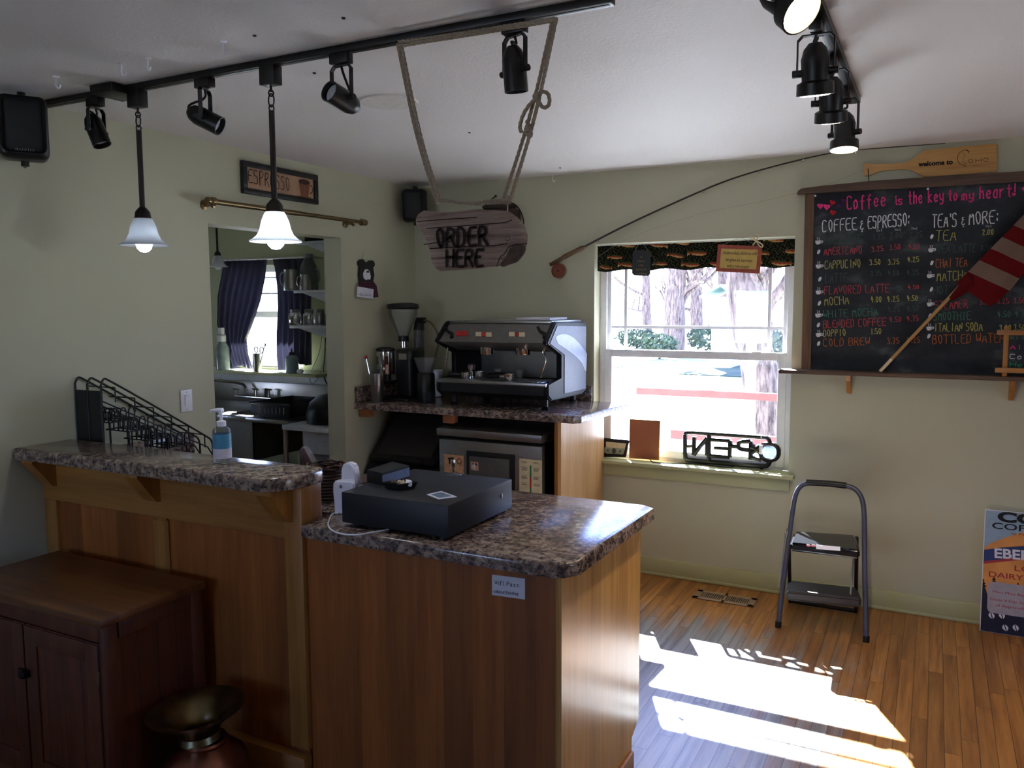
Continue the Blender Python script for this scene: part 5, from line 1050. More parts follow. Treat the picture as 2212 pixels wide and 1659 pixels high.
a = g_(1955, 110); txt('COHO', a, a+ex*.36, .046, n_, blk, t, bold=.05); a = g_(1905, 180); txt('COFFEE CO.', a, a+ex*.40, .03, n_, blk, t, bold=.015); a = g_(2095, 242); txt('is Proud to Serve', a, a+ex*.24, .013, n_, P('brown_print', '8a4a34', .6), t)
a = g_(1930, 460); txt("EBERHARD'S", a, a+ex*.40+ez*.02, .045, n_, wh, t, bold=.03); a = g_(2120, 585); txt('LOCAL', a, a+ex*.19, .026, n_, rd, t, bold=.01); a = g_(1875, 640); txt('DAIRY PRODUCTS', a, a+ex*.43, .026, n_, rd, t, bold=.01)
for s_, x, y, w_ in (('Moo Moo Bean', 1915, 795, .15), ('Gives it Her Stamp', 1885, 865, .185), ('of Approval!', 1940, 925, .12)): a = g_(x, y); txt(s_, a, a+ex*w_, .013, n_, rd, t)
b = B()
for x, y in ((1902, 1015), (2000, 1015), (2033, 1132), (2132, 1132)):
    for s_ in (-1, 1): b.prism([PQ(*pu(x+s_*(5+24*math.sin(a*PI/8))+(a-4)*2.2, y-32+64*a/8), .0026) for a in range(9)], n_*.0004)
b.done('bean_print', wh, t, 0)
# ================================================================== ESPRESSO COUNTER
ZU = 1.045
t = thing('espresso_counter', 'speckled laminate corner counter on a pale oak side panel, carrying the espresso machine', 'counter', (.7, -.35, 0))
slab(B(), [(.003, -.70), (1.475, -.70), (1.508, -.665), (1.56, -.003), (.003, -.003)], ZU-.040, ZU, .006).done('top', M['gran'], t)
xs_ = on('y', -.02, 1278, 850).x
B().box((.003, -.69, ZU), (.022, -.004, ZU+.095), .003).box((.022, -.022, ZU), (xs_, -.004, ZU+.095), .003).done('splash', M['gran'], t)
B().box((1.352, -.672, .001), (1.372, -.02, ZU-.041)).done('panel_edge', M['oaklt'], t, 0); B().box((1.372, -.672, .001), (1.392, -.02, ZU-.041)).done('side_panel', M['oakpale'], t, 0)
for px in (765, 971): x = max(.042, on('y', -.64, px, 897).x); B().box((max(.004, x-.035), -.66, ZU-.095), (x+.035, -.60, ZU-.041), .002).done('cleat', P('raw_wood', 'a9683c', .6), t)
# black ice bin with a slanted front
t = thing('ice_bin', 'black ice bin with slanted lid under the espresso counter', 'bin', (.3, -.4, 0)); x0, x1 = .02, .545
b = B(); b.prism([(x0, -.05, .001), (x0, -.63, .001), (x0, -.63, .60), (x0, -.60, .64), (x0, -.28, .97), (x0, -.05, .97)], (x1-x0, 0, 0)); b.done('body', M['black'], t, 0)
b = B(); nrm = V((0, -.718, .696)); a, c = V((0, -.605, .652)), V((0, -.30, .962))
for k, (m, th, nm, r_) in enumerate(((.012, .022, 'lid', .02), (.055, .027, 'lid_panel', .015))):
    d = (c-a).normalized(); p = [V((x, 0, 0))+q_ for x, q_ in ((x0+m, a+d*m), (x1-m, a+d*m), (x1-m, c-d*m), (x0+m, c-d*m))]; b = B(); b.prism(p, nrm*th); bmesh.ops.bevel(b.b, geom=b.b.edges[:], offset=r_*.4, segments=3, affect='EDGES'); b.done(nm, M['black'] if k == 0 else P('dark_grey_plastic', '3a3636', .5), t, 50)
B().tube([V((x0+.1, 0, 0))+a+nrm*.035+d*.02, V((x1-.1, 0, 0))+a+nrm*.035+d*.02], .009, 8).done('handle', M['black'], t)
# under-counter fridge
yf_ = -.655; q = lambda x, y, d=0: on('y', yf_+d, x, y)
xl_, xr_ = q(945, 930).x, q(1172, 950).x; zt_, zb_ = .92, .876
t = thing('undercounter_fridge', 'stainless steel undercounter fridge with magnets on its door', 'fridge', ((xl_+xr_)/2, -.35, 0))
B().box((xl_, yf_-.012, zb_), (xr_, -.06, zt_), .004).done('top', M['fridge'], t); B().box((xl_+.015, yf_+.05, .03), (xr_-.01, -.07, zb_)).done('cabinet', M['black'], t, 0)
B().box((xl_+.01, yf_, .06), (xr_-.004, yf_+.045, zb_-.022), .005).done('door', M['fridge'], t)
for x in (xl_+.06, xr_-.06): B().cyl((x, -.55, 0), (x, -.55, .035), .02).done('foot', M['black'], t)
pl = [q(*p) for p in ((1008, 974), (1113, 981), (1112, 1060), (1006, 1060))]; xa, xb_, z1, z0 = pl[0].x, pl[1].x, (pl[0].z+pl[1].z)/2, .55
B().box((xa, yf_-.006, z0), (xb_, yf_+.002, z1), .004).done('handle_recess', M['black'], t); B().box((xa+.02, yf_-.008, z0+.02), (xb_-.035, yf_-.003, z1-.03), .004).done('recess_plate', P('recess_grey', '6d6c6c', .4, .5), t)
def card(name, label, cat, px, mat, grp=None, d=.0015):
    p = [q(*x, -.0005) for x in px]; z1, z0 = (p[0].z+p[1].z)/2, (p[2].z+p[3].z)/2; a = V(((p[0].x+p[3].x)/2, p[0].y, z0)); c = V(((p[1].x+p[2].x)/2, p[0].y, z1))
    t = thing(name, label, cat, a, grp); B().box(a+V((0, -d, 0)), c, 0).done('card', mat, t, 0); return t, a, c
t, a, c = card('fridge_magnet', 'orange and cream picture magnet at the left of the fridge door', 'magnet', ((960, 981), (1002, 984), (1001, 1035), (960, 1032)), P('cream_orange_print', 'cfa07c', .6, var=.35, sc=28))
e = lambda u, v, d=.0025: V((a.x+(c.x-a.x)*u, a.y-d, a.z+(c.z-a.z)*v))
B().prism([e(*p) for p in ((.2, .78), (.5, .82), (.5, .9), (.2, .86))], (0, .0005, 0)).prism([e(*p) for p in ((.25, .6), (.33, .6), (.33, .8), (.25, .8))], (0, .0005, 0)).prism([e(*p) for p in ((.42, .55), (.5, .55), (.5, .8), (.42, .8))], (0, .0005, 0)).ribbon(arc(e(.78, .75), .016, 0, 350, 16, (1, 0, 0), (0, 0, 1)), .004, (0, -1, 0)).done('picture', M['ink'], t, 0)
q0 = q; q = lambda x, y, d=0: on('y', yf_-.0085+d, x, y)
t, a, c = card('cow_magnet', 'small cow magnet on the grey fridge plate', 'magnet', ((1016, 998), (1033, 997), (1034, 1016), (1018, 1016)), P('pinkish_print', 'd0a292', .6, var=.3, sc=60))
e = lambda u, v, d=.0022: V((a.x+(c.x-a.x)*u, a.y-d, a.z+(c.z-a.z)*v))
B().prism([e(.45+.22*math.cos(k*PI/6), .5+.3*math.sin(k*PI/6)) for k in range(12)], (0, .0004, 0)).done('cow_face', M['paper'], t, 0); B().prism([e(.2, .7), e(.4, .95), e(.42, .6)], (0, .0003, 0)).prism([e(.6, .95), e(.85, .7), e(.62, .45)], (0, .0003, 0)).done('cow_patch', M['ink'], t, 0)
q = q0
t, a, c = card('temperature_chart', 'white food temperature chart on the right of the fridge door', 'chart', ((1122, 990), (1171, 995), (1171, 1075), (1122, 1072)), M['cream'])
e = lambda u, v, d=.0022: V((a.x+(c.x-a.x)*u, a.y-d, a.z+(c.z-a.z)*v))
for m, v0, v1 in ((M['green'], .52, .84), (M['red'], .25, .52), (M['green'], .06, .25)): B().prism([e(.47, v0), e(.54, v0), e(.54, v1), e(.47, v1)], (0, .0004, 0)).done('scale_bar', m, t, 0)
b = B()
for v in (.93, .9, .78, .75, .72, .70, .55, .52, .5, .48, .36, .33, .31):
    for u0, u1 in ((.08, .38), (.62, .9)): b.ribbon([e(u0+random.uniform(0, .05), v), e(u1-random.uniform(0, .08), v)], .0025, (0, -1, 0))
b.done('print', P('grey_ink', '77706a', .8), t, 0)
# ---- espresso machine
xL, xR = .553, 1.29; yb_ = -.06
t = thing('espresso_machine', 'large two group espresso machine, black and silver, by the window', 'espresso machine', (.92, -.33, ZU))
PR = [(yb_, 1.12), (yb_, 1.525), (-.08, 1.54), (-.50, 1.548), (-.525, 1.54), (-.64, 1.432), (-.625, 1.42), (-.43, 1.362), (-.43, 1.215), (-.62, 1.205), (-.62, 1.135), (-.57, 1.105), (-.11, 1.10)]
for x0, x1 in ((xL, xL+.032), (xR-.032, xR)):
    b = B(); b.prism([(x0, y, z) for y, z in PR], (x1-x0, 0, 0)); bmesh.ops.bevel(b.b, geom=[e for e in b.b.edges], offset=.008, segments=3, affect='EDGES'); s_ = b.done('side_panel', P('machine_black', '0e0f14', .6, spec=.3), t, 50)
ins = [(yb_-.015, 1.13), (yb_-.015, 1.51), (-.50, 1.525), (-.60, 1.428), (-.40, 1.355), (-.40, 1.205), (-.40, 1.13)]
B().prism([(xR, y, z) for y, z in ins], (.003, 0, 0)).done('side_cover', P('blue_grey_paint', '454a60', .5, .1), s_, 0)
B().prism([V((xR+.003, y, z)) for y, z in [(-.53, 1.46)]+[(-.50+.435*k/10, 1.47+.02*math.sin(k*.35)-.12*(k/10)**1.6) for k in range(11)]+[(-.075, 1.23)]+[(-.10-.44*k/10, 1.245+.19*(k/10)**.65) for k in range(10)]], (.0015, 0, 0)).done('side_swoosh', P('silver_paint', '80869c', .45, .2), s_, 0)
x0, x1 = xL+.03, xR-.03
B().prism([(x0, y, z) for y, z in ((yb_-.005, 1.40), (yb_-.005, 1.53), (-.50, 1.538), (-.63, 1.430), (-.42, 1.37))], (x1-x0, 0, 0)).done('hood', P('hood_grey', '7d7a78', .4, .6), t, 0)
B().box((x0, -.51, 1.535), (x1, yb_-.01, 1.552), .004).done('cup_rail', M['steel'], t)
B().box((x0, yb_-.06, 1.19), (x1, yb_-.03, 1.41)).done('back_plate', M['steel'], t, 0)
b = B(); b.prism([(x0, y, z) for y, z in ((yb_-.005, 1.105), (-.57, 1.107), (-.615, 1.135), (-.615, 1.186), (yb_-.005, 1.186))], (x1-x0, 0, 0)); b.done('base', M['black'], t, 0)
B().box((xL+.005, -.632, 1.186), (xR-.01, -.40, 1.207), .004).done('drip_tray', M['steel'], t)
b = B()
for k in range(26): x = x0+.03+k*(x1-x0-.06)/25; b.box((x, -.60, 1.207), (x+.008, -.41, 1.2095))
b.done('tray_grate', M['chrome'], t, 0)
for x in (xL+.07, xR-.06):
    for y in (-.53, -.13): B().lathe([(0, 0), (.022, 0), (.024, .012), (.016, .02), (.016, .062), (0, .062)], (x, y, ZU), 18).done('foot', M['blackm'], t)
hn = V((0, -.108, .13)).normalized()*-1; hn = V((0, -.77, .64)); hq = lambda x, y, d=0: onp(x, y, V((0, -.50, 1.538))+hn*d, (0, -.64*1.0, .77)) if False else onp(x, y, V((0, -.565, 1.484))+V((0, -.64, .77))*d, (0, -.64, .77))
def key(px0, py0, px1, py1, m): p0, p1 = hq(px0, py0), hq(px1, py1); B().prism([hq(px0, py0), hq(px1, py0), hq(px1, py1), hq(px0, py1)], V((0, -.64, .77))*.004).done('button', m, t, 0)
for i, x in enumerate((985, 994, 1003)): key(x, 716, x+8, 726, M['red'])
for x0_ in (1028, 1100):
    key(x0_, 718, x0_+12, 727, M['cream']); key(x0_+13.5, 718, x0_+20, 727, M['red']); key(x0_+21.5, 719, x0_+34, 728, M['cream'])
for x0_ in (962, 1162):
    b = B(); p = [hq(x0_+dx, yy, .004) for dx, yy in ((0, 707), (5, 716), (14, 721), (14, 730))]; b.tube(p, [.008, .008, .011, .012], 10); b.done('steam_knob', M['black'], t)
for px in (1052, 1130):
    c = on('y', -.46, px, 742); B().lathe([(0, -.065), (.042, -.065), (.045, -.055), (.045, .03), (0, .03)], c+V((0, 0, 0)), 24).box(c+V((-.035, .0, -.03)), c+V((.035, .2, .03)), .004).done('group_head', M['chrome'], t)
wl = lambda *p: [on('y', -.52, x, y) for x, y in p]
B().tube(wl((968, 748), (966, 770), (963, 797)), .005, 8).done('steam_wand', M['chrome'], t); B().tube(smooth(wl((1178, 750), (1172, 762), (1180, 775), (1172, 800), (1167, 815)), 2), .0055, 8).done('steam_wand', M['chrome'], t)
p = [on('z', 1.553, *x) for x in ((1118, 693), (1160, 688), (1217, 687), (1195, 696))]; tag(B().prism([(.98, -.40, 1.5535), (1.2, -.40, 1.5535), (1.22, -.2, 1.556), (1.0, -.18, 1.556)], (0, 0, .012)).done('paper_sheets', M['paper'], smooth=0), 'white paper sheets lying on top of the espresso machine', 'paper')
ZT = 1.2097
def porta(px, ang, label, py_):
    c = on('z', ZT+.02, px, 806); c.y = py_; c.z = ZT+.021; t = thing('portafilter', label, 'portafilter', (c.x, c.y, ZT), 'portafilters on the drip tray'); d = V((math.cos(ang), math.sin(ang), 0))
    B().lathe([(0, -.02), (.022, -.02), (.030, -.008), (.033, .016), (.030, .016), (.027, -.004), (0, -.006)], c, 22).box(c+d*.045-V((.018, .008, .006)), c+d*.045+V((.018, .008, .006)), .003).done('basket', M['chrome'], t)
    B().tube([c+d*.055, c+d*.08, c+d*.12, c+d*.165, c+d*.18], [.008, .012, .0145, .013, .006], 12).done('handle', M['black'], t)
porta(1148, PI*.98, 'portafilter lying at the right end of the drip tray', -.565); porta(1052, .08, 'portafilter lying in the middle of the drip tray, handle to the right', -.475)
c = V((.66, -.53, ZT)); t = thing('portafilter', 'portafilter lying at the left end of the drip tray', 'portafilter', c, 'portafilters on the drip tray'); c = c+V((.05, 0, .021)); B().lathe([(0, -.02), (.022, -.02), (.030, -.008), (.033, .016), (.03, .016), (0, -.006)], c, 20).done('basket', M['chrome'], t); B().tube([c+V((-.03, 0, 0)), c+V((-.06, -.005, 0)), c+V((-.115, -.01, 0))], [.008, .013, .012], 12).done('handle', M['black'], t)
c = on('y', -.50, 1018, 806); c.z = ZT; tag(B().lathe([(0, 0), (.026, 0), (.026, .012), (.012, .018), (.012, .04), (.022, .05), (.024, .075), (.018, .084), (0, .084)], c, 22).done('tamper', M['chrome']), 'chrome coffee tamper standing on the left of the drip tray', 'tamper')
for px, lb in ((1076, 'clear shot glass behind the handles in the middle of the drip tray'), (1122, 'clear shot glass behind the handles on the right of the drip tray')):
    c = on('y', -.43, px, 800); c.z = ZT; tag(B().lathe([(0, 0), (.016, 0), (.023, .05), (.021, .05), (.014, .005), (0, .005)], c, 18).done('shot_glass', M['clear']), lb, 'glass', 'shot glasses on the drip tray')
p = [on('z', ZU+.0008, *x) for x in ((1192, 884), (1232, 885), (1222, 893), (1182, 891))]; tag(B().prism(p, (0, 0, .0015)).done('paper_coaster', P('maroon_card', '4c2726', .6), smooth=0), 'dark red square coaster on the counter in front of the espresso machine', 'coaster')
# ---- grinder with hopper
g = lambda x, y, d=0: on('y', -.38+d, x, y)
c = g(871, 700); c.z = ZU; t = thing('coffee_grinder', 'black and chrome coffee grinder with big clear hopper in the corner', 'grinder', c); zz = lambda y: g(871, y).z
B().lathe([(0, zz(668)), (.098, zz(668)), (.104, zz(664)), (.100, zz(657)), (.06, zz(654)), (0, zz(653.5))], (c.x, c.y, 0), 36).done('hopper_lid', M['black'], t)
B().lathe([(.094, zz(668)), (.094, zz(680)), (.032, zz(726)), (.032, zz(735)), (.029, zz(735)), (.029, zz(727)), (.090, zz(681)), (.090, zz(668))], (c.x, c.y, 0), 36).done('hopper', M['clear'], t)
B().lathe([(0, zz(724)), (.034, zz(726)), (.036, zz(737)), (0, zz(737))], (c.x, c.y, 0), 24).done('hopper_gate', M['black'], t)
B().lathe([(0, zz(735)), (.026, zz(736)), (.026, zz(750)), (0, zz(750))], (c.x, c.y, 0), 24).done('collar', M['chrome'], t)
bx = g(886, 800).x; B().box((bx-.062, -.46, ZU+.012), (bx+.062, -.29, zz(752)), .02, 3).done('body', M['black'], t, 50)
dx_ = g(851, 780).x; yd = -.47; B().lathe([(0, zz(806)), (.056, zz(806)), (.058, zz(804)), (.058, zz(758)), (.0, zz(758))], (dx_, yd, 0), 32).done('doser', M['chrome'], t)
B().lathe([(0, zz(757)), (.061, zz(757)), (.061, zz(752)), (.04, zz(749)), (0, zz(748))], (dx_, yd, 0), 32).done('doser_lid', M['black'], t)
b = B(); [b.prism([V((dx_+.0585*math.sin(a)+s_*0, yd-.0585*math.cos(a), z)) for a, z in ((w0, zz(785)), (w1, zz(785)), (w1, zz(768)), (w0, zz(768)))], (0, -.002, 0)) for w0, w1, s_ in ((-.75, -.35, 0), (.5, .9, 0))]; b.done('doser_window', P('coffee_brown', '3a1e16', .3), t, 0)
B().cyl((dx_, yd, zz(822)), (dx_, yd, zz(806)), .035).box((dx_-.045, yd-.03, zz(828)), (dx_-.03, yd+.08, zz(820)), .002).box((dx_+.03, yd-.03, zz(828)), (dx_+.045, yd+.08, zz(820)), .002).done('fork', M['black'], t)
B().box((dx_-.05, -.53, ZU), (bx+.075, -.27, ZU+.016), .006).done('base', M['black'], t)
B().box((bx-.03, -.4615, zz(775)), (bx+.03, -.459, zz(762))).done('name_plate', M['steel'], t, 0)
c = on('y', -.50, 921, 850); c.z = ZU; t = thing('small_grinder', 'black canister with frosted plastic cone on top, between grinder and espresso machine', 'grinder', c); zz = lambda y: on('y', -.50, 921, y).z
B().lathe([(0, 0), (.054, 0), (.056, .006), (.053, zz(808)-ZU), (.045, zz(804)-ZU), (0, zz(804)-ZU)], c, 30).done('canister', M['black'], t)
B().lathe([(.040, zz(805)), (.046, zz(801)), (.075, zz(773)), (.073, zz(773)), (.043, zz(800)), (.036, zz(805))], (c.x, c.y, 0), 30).done('cone', M['clear'], t)
c = on('y', -.13, 906, 730); t = thing('water_filter', 'water filter cartridge with black head and hose in the corner behind the grinder', 'filter', (c.x, -.13, ZU)); f_ = lambda x, y, d=0: on('y', -.13+d, x, y)
B().tube([f_(904, 775), f_(905, 709)], .036, 22).done('cartridge', P('smoky_plastic', '75757c', .15, .3, var=.2), t); B().tube([f_(905, 712), f_(906, 697)], [.038, .032], 20).box(f_(908, 692)-V((.035, .03, .02)), f_(908, 692)+V((.03, .03, .02)), .006).done('head', M['black'], t)
B().tube([V((f_(904, 775).x, -.13, ZU)), f_(904, 776)], .02, 12).done('stand', M['black'], t)
B().tube(smooth([f_(914, 691), f_(930, 695), f_(945, 715), f_(948, 740), f_(942, 765), f_(936, 785), f_(936, 835)], 3), .007, 8).done('hose', P('tan_hose', '6e6245', .5), t)
c = on('y', -.61, 815, 862); c.z = ZU; tag(B().lathe([(0, 0), (.032, 0), (.034, .004), (.046, .178), (.043, .178), (.030, .006), (0, .006)], c, 28).done('steel_tumbler', M['steel']), 'tall steel tumbler of bar tools on the left of the espresso counter', 'tumbler')
for k, (top, m, lb, r_) in enumerate((((791, 772), 'red', 'thermometer with red tip standing in the steel tumbler', .004), ((829, 797), 'chrome', 'shiny spoon leaning right in the steel tumbler', .006), ((818, 797), 'black', 'black handled tool standing in the steel tumbler', .007))):
    p = on('y', -.61, *top); a = c+V(((p.x-c.x)*.25, 0, .02)); t = thing('bar_tool', lb, 'bar tool', a, 'tools in the steel tumbler')
    B().tube([a, p], r_, 8).done('shaft', M['chrome'] if k < 2 else M['black'], t)
    if k < 2: B().ball(p, .011, (1, .7, 1.2)).done('tip', M[m], t)
c = V((on('y', -.2, 943, 800).x, -.2, ZU)); t0 = None
for k in range(4):
    z = k*.028; o = B().lathe([(0, .002), (.029, .002), (.040, .085), (.043, .088), (.040, .09), (.036, .085), (.027, .006), (0, .006)], c+V((0, 0, z)), 24).done('paper_cup', M['paper']); tag(o, ('bottom', 'second', 'third', 'top')[k]+' white paper cup of the stack beside the espresso machine', 'cup', 'stacked white paper cups')
# ================================================================== KITCHEN BEHIND THE OPENING
yk = -.11
n = N('navy_curtain_cloth'); w_ = n.noise(n.pos((8, 8, .6)), 4, 2); n.bump(n.noise(n.pos(), 500, 1), .2); tr = n.t.nodes
M['navy'] = mk_frost('navy_curtain_cloth', '373546', .09)
def curtain(Lf, Rf, y0, y1, nf, label, seed):
    tab = lambda tb, v: interp(tb, v)
    def fn(u, v):
        py = y0(u)+(y1(u)-y0(u))*v; x = tab(Lf, py)+(tab(Rf, py)-tab(Lf, py))*u; p = on('y', yk, x, py)
        p.y += .022*math.sin(u*nf*2*PI+seed+math.sin(v*4+seed)*.5)*(.4+.6*v)-.02*v; return p
    b = B(); b.grid(fn, 90, 40); t = thing('curtain', label, 'curtain', on('y', yk, (Lf[0][1]+Rf[0][1])/2, 563), 'dark curtains at the kitchen window'); b.done('cloth', M['navy'], t, 60, rec=False)
    b = B(); b.grid(lambda u, v: fn(u, v*.06)+V((0, -.006, 0)), 60, 3); b.done('heading', M['navy'], t, 60, rec=False)
curtain([(560, 484), (640, 470), (700, 470), (760, 490), (800, 500)], [(560, 577), (600, 573), (650, 563), (685, 552), (735, 536), (765, 541), (800, 552)], lambda u: 564-3*u, lambda u: 792+4*math.sin(u*9), 7, 'dark navy left curtain of the kitchen window, pulled aside low down', 0)
curtain([(555, 589), (620, 598), (665, 600), (720, 598), (770, 600), (800, 605)], [(555, 667), (640, 671), (780, 673), (800, 673)], lambda u: 560-3*u, lambda u: 798-14*u+4*math.sin(u*8), 6, 'dark navy right curtain of the kitchen window', 2)
p = on('y', yk, 480, 562); p2 = on('y', yk, 675, 556); z_ = (p.z+p2.z)/2+.0; tag(B().tube([(p.x, yk-.01, z_), (p2.x, yk-.01, z_)], .008, 8).tube([(p.x, yk-.01, z_), (p.x, -.002, z_)], .006, 6).tube([(p2.x, yk-.01, z_), (p2.x, -.002, z_)], .006, 6).done('window_curtain_rod', M['steel']), 'thin pale rod holding the dark kitchen curtains', 'curtain rod')
a, c = on('y', -.24, 458, 803), on('y', -.24, 682, 806); zsl = (a.z+c.z)/2
struct(B().box((a.x-.3, -.24, zsl-.022), (c.x, 0, zsl), .004), 'trim_3', M['trim'])
M['panelw'] = P('white_wall_panel', 'c3c8cc', .35)
struct(B().box((-2.9, -.012, .95), (-.13, -.001, zsl-.022)), 'trim_4', M['panelw'], smooth=0)
zr = .90; y0, y1 = -.72, -.03; xs0, xs1 = -2.0, -.52
t = thing('kitchen_sink', 'stainless steel commercial sink under the kitchen window', 'sink', (-1.2, -.4, 0))
b = B(); b.box((xs0, y0, zr-.03), (-1.16, y1, zr), .006).box((-.90, y0, zr-.03), (xs1, y1, zr), .006).box((-1.16, y0, zr-.03), (-.90, y0+.09, zr), .004).box((-1.16, y1-.12, zr-.03), (-.90, y1, zr), .004); b.done('rim', M['steel'], t)
B().box((xs0, -.035, zr), (xs1, -.014, zr+.16), .004).done('splash', M['steel'], t)
b = B(); b.box((-1.165, y0+.06, zr-.30), (-.895, y0+.075, zr-.028)).box((-1.165, y1-.12, zr-.30), (-.895, y1-.11, zr-.028)).box((-1.165, y0+.06, zr-.30), (-1.155, y1-.11, zr-.028)).box((-.905, y0+.06, zr-.30), (-.895, y1-.11, zr-.028)).box((-1.165, y0+.06, zr-.305), (-.895, y1-.11, zr-.295)); b.done('basin', M['steel'], t, 0)
for x in (xs0+.1, -1.0, -.62):
    for y in (y0+.08, y1-.06): B().cyl((x, y, .0), (x, y, zr-.03 if x != -1.0 else zr-.30), .016, 10).done('leg', M['steel'], t)
c = on('y', -.09, 532, 857); c.z = max(c.z, zr+.05); t = thing('kitchen_faucet', 'chrome wall faucet with long swing spout over the kitchen sink', 'faucet', c); f_ = lambda x, y: on('y', -.09, x, y)
B().tube([f_(508, 855), f_(588, 861)], .014, 12).done('body', M['chrome'], t)
for px in (510, 552, 580): B().tube([f_(px, 858), f_(px, 842)], .012, 10).tube([f_(px-7, 840), f_(px+7, 842)], .006, 8).done('handle', M['chrome'], t)
p = f_(532, 850); B().tube(smooth([p, f_(532, 838), f_(524, 828), f_(500, 820)+V((0, -.12, 0)), f_(455, 806)+V((0, -.22, 0))], 2), .010, 10).done('spout', M['chrome'], t)
a, c = on('z', zr+.001, 570, 902), on('z', zr+.001, 664, 893); x0, x1 = -.885, -.56
t = thing('dish_tub', 'black plastic dish drainer on the sink drainboard', 'dish rack', (-.72, -.5, zr)); y0_, y1_ = -.66, -.28
b = B(); ev = lambda k, z: [V((x0-k, y0_-k, z)), V((x1+k, y0_-k, z)), V((x1+k, y1_+k, z)), V((x0-k, y1_+k, z))]
lo, hi = ev(-.025, zr+.002), ev(.012, zr+.095)
for i in range(4): j = (i+1) % 4; b.prism([lo[i], lo[j], hi[j], hi[i]], (sum(lo, V())/4-(lo[i]+lo[j])/2).normalized()*.006)
b.prism(lo, (0, 0, .005)); b.tube(hi, .007, 8, True); b.done('tub', M['black'], t, 0)
b = B()
for k in range(9): xx = x0+.02+k*.033; b.tube([(xx, y0_-.012, zr+.03), (xx+.008, y0_-.019, zr+.075)], .004, 6)
b.done('slots', M['grey'], t); B().box((x0-.005, y0_-.0155, zr+.03), (x0+.06, y0_-.012, zr+.08)).done('label', P('blue_label', '566a84', .6), t, 0)
t = thing('side_counter', 'narrow white side counter at the right of the kitchen sink', 'counter', (-.3, -.5, 0)); B().box((-.50, -.80, .855), (-.135, -.22, .885), .003).done('top', M['panelw'], t); B().box((-.40, -.72, .70), (-.16, -.30, .854)).done('drawer_box', M['panelw'], t, 0); B().box((-.36, -.68, .001), (-.18, -.34, .70)).done('pedestal', M['grey'], t, 0)
c = V((-.30, -.55, .886)); tag(B().lathe([(0, 0), (.17, 0), (.175, .06), (.15, .13), (.09, .175), (0, .19)], c, 30, Matrix.Diagonal((.9, 1, 1, 1))).done('domed_lid', M['blackm']), 'dark domed lid on the white side counter in the kitchen', 'lid')
def shelf(px, py, y, dep, label, xr=-.132):
    p = on('y', y, px, py); t = thing('wall_shelf', label, 'shelf', p, 'white kitchen shelves'); B().box((p.x, y, p.z-.018), (xr, y+dep, p.z), .002).done('board', M['panelw'], t)
    for yy in (y+.04, y+dep-.05): B().prism([(p.x+.04, yy, p.z-.019), (xr-.002, yy, p.z-.019), (xr-.002, yy, p.z-.10)], (0, .004, 0)).done('bracket', M['panelw'], t, 0)
    return p
s1 = shelf(634, 627, -.72, .55, 'white kitchen shelf holding the metal pitchers and flask'); s2 = shelf(625, 703, -.72, .55, 'white kitchen shelf holding the small wrapped jars'); s3 = shelf(640, 522, -.72, .55, 'topmost white kitchen shelf under a dark box')
tag(B().box((s3.x+.03, -.68, s3.z), (-.14, -.3, s3.z+.12), .006).done('dark_box', M['black']), 'flat dark box on the topmost kitchen shelf', 'box')
ys = -.52; k_ = lambda px, s_: V((on('y', ys, px, 600).x, ys, s_.z))
c = k_(667, s1); zz = lambda y: on('y', ys, 667, y).z-s1.z; fm = P('grey_enamel', '62676a', .4, .3)
t = thing('vacuum_flask', 'tall grey insulated flask on the kitchen shelf', 'flask', c); B().lathe([(0, 0), (.055, 0), (.058, .006), (.058, zz(600)), (.052, zz(575)), (.030, zz(560)), (.026, zz(556)), (0, zz(556))], c, 28).done('body', fm, t); B().lathe([(.0, zz(557)), (.031, zz(557)), (.031, zz(549)), (0, zz(548.5))], c, 24).done('cap', M['grey'], t); B().tube(smooth([c+V((.055, 0, zz(580))), c+V((.085, 0, zz(585))), c+V((.09, 0, zz(605))), c+V((.058, 0, zz(615)))], 2), .006, 8).done('handle', M['grey'], t)
def pitcher(px, h, r, label, dy=0):
    c = k_(px, s1)+V((0, dy, 0)); t = thing('milk_pitcher', label, 'pitcher', c, 'steel milk pitchers on the kitchen shelf'); B().lathe([(0, 0), (r, 0), (r*1.05, .01), (r*.98, h*.5), (r*.82, h*.85), (r*.9, h), (r*.86, h), (r*.78, h*.85), (r*.9, .01), (0, .008)], c, 24).done('body', M['steel'], t); B().tube(smooth([c+V((-r*.85, 0, h*.9)), c+V((-r*1.6, -.01, h*.85)), c+V((-r*1.55, -.01, h*.3)), c+V((-r*.95, 0, h*.2))], 2), .005, 8).done('handle', M['steel'], t)
pitcher(653, .135, .05, 'largest steel milk pitcher in front of the grey flask', -.11); pitcher(640, .13, .036, 'steel milk pitcher left of the largest pitcher', .0); pitcher(688, .10, .036, 'steel milk pitcher at the right end of the kitchen shelf', -.13)
for px, h, lb, dy in ((690, .16, 'clear glass jug behind the right pitcher on the kitchen shelf', .12), (629, .12, 'clear plastic cup at the left end of the pitcher shelf', .14)):
    c = k_(px, s1)+V((.02 if px < 640 else 0, dy, 0)); tag(B().lathe([(0, 0), (.034, 0), (.044, h), (.042, h), (.032, .004), (0, .004)], c, 22).done('glass_jug' if px > 640 else 'plastic_cup', M['clear']), lb, 'glass' if px > 640 else 'cup')
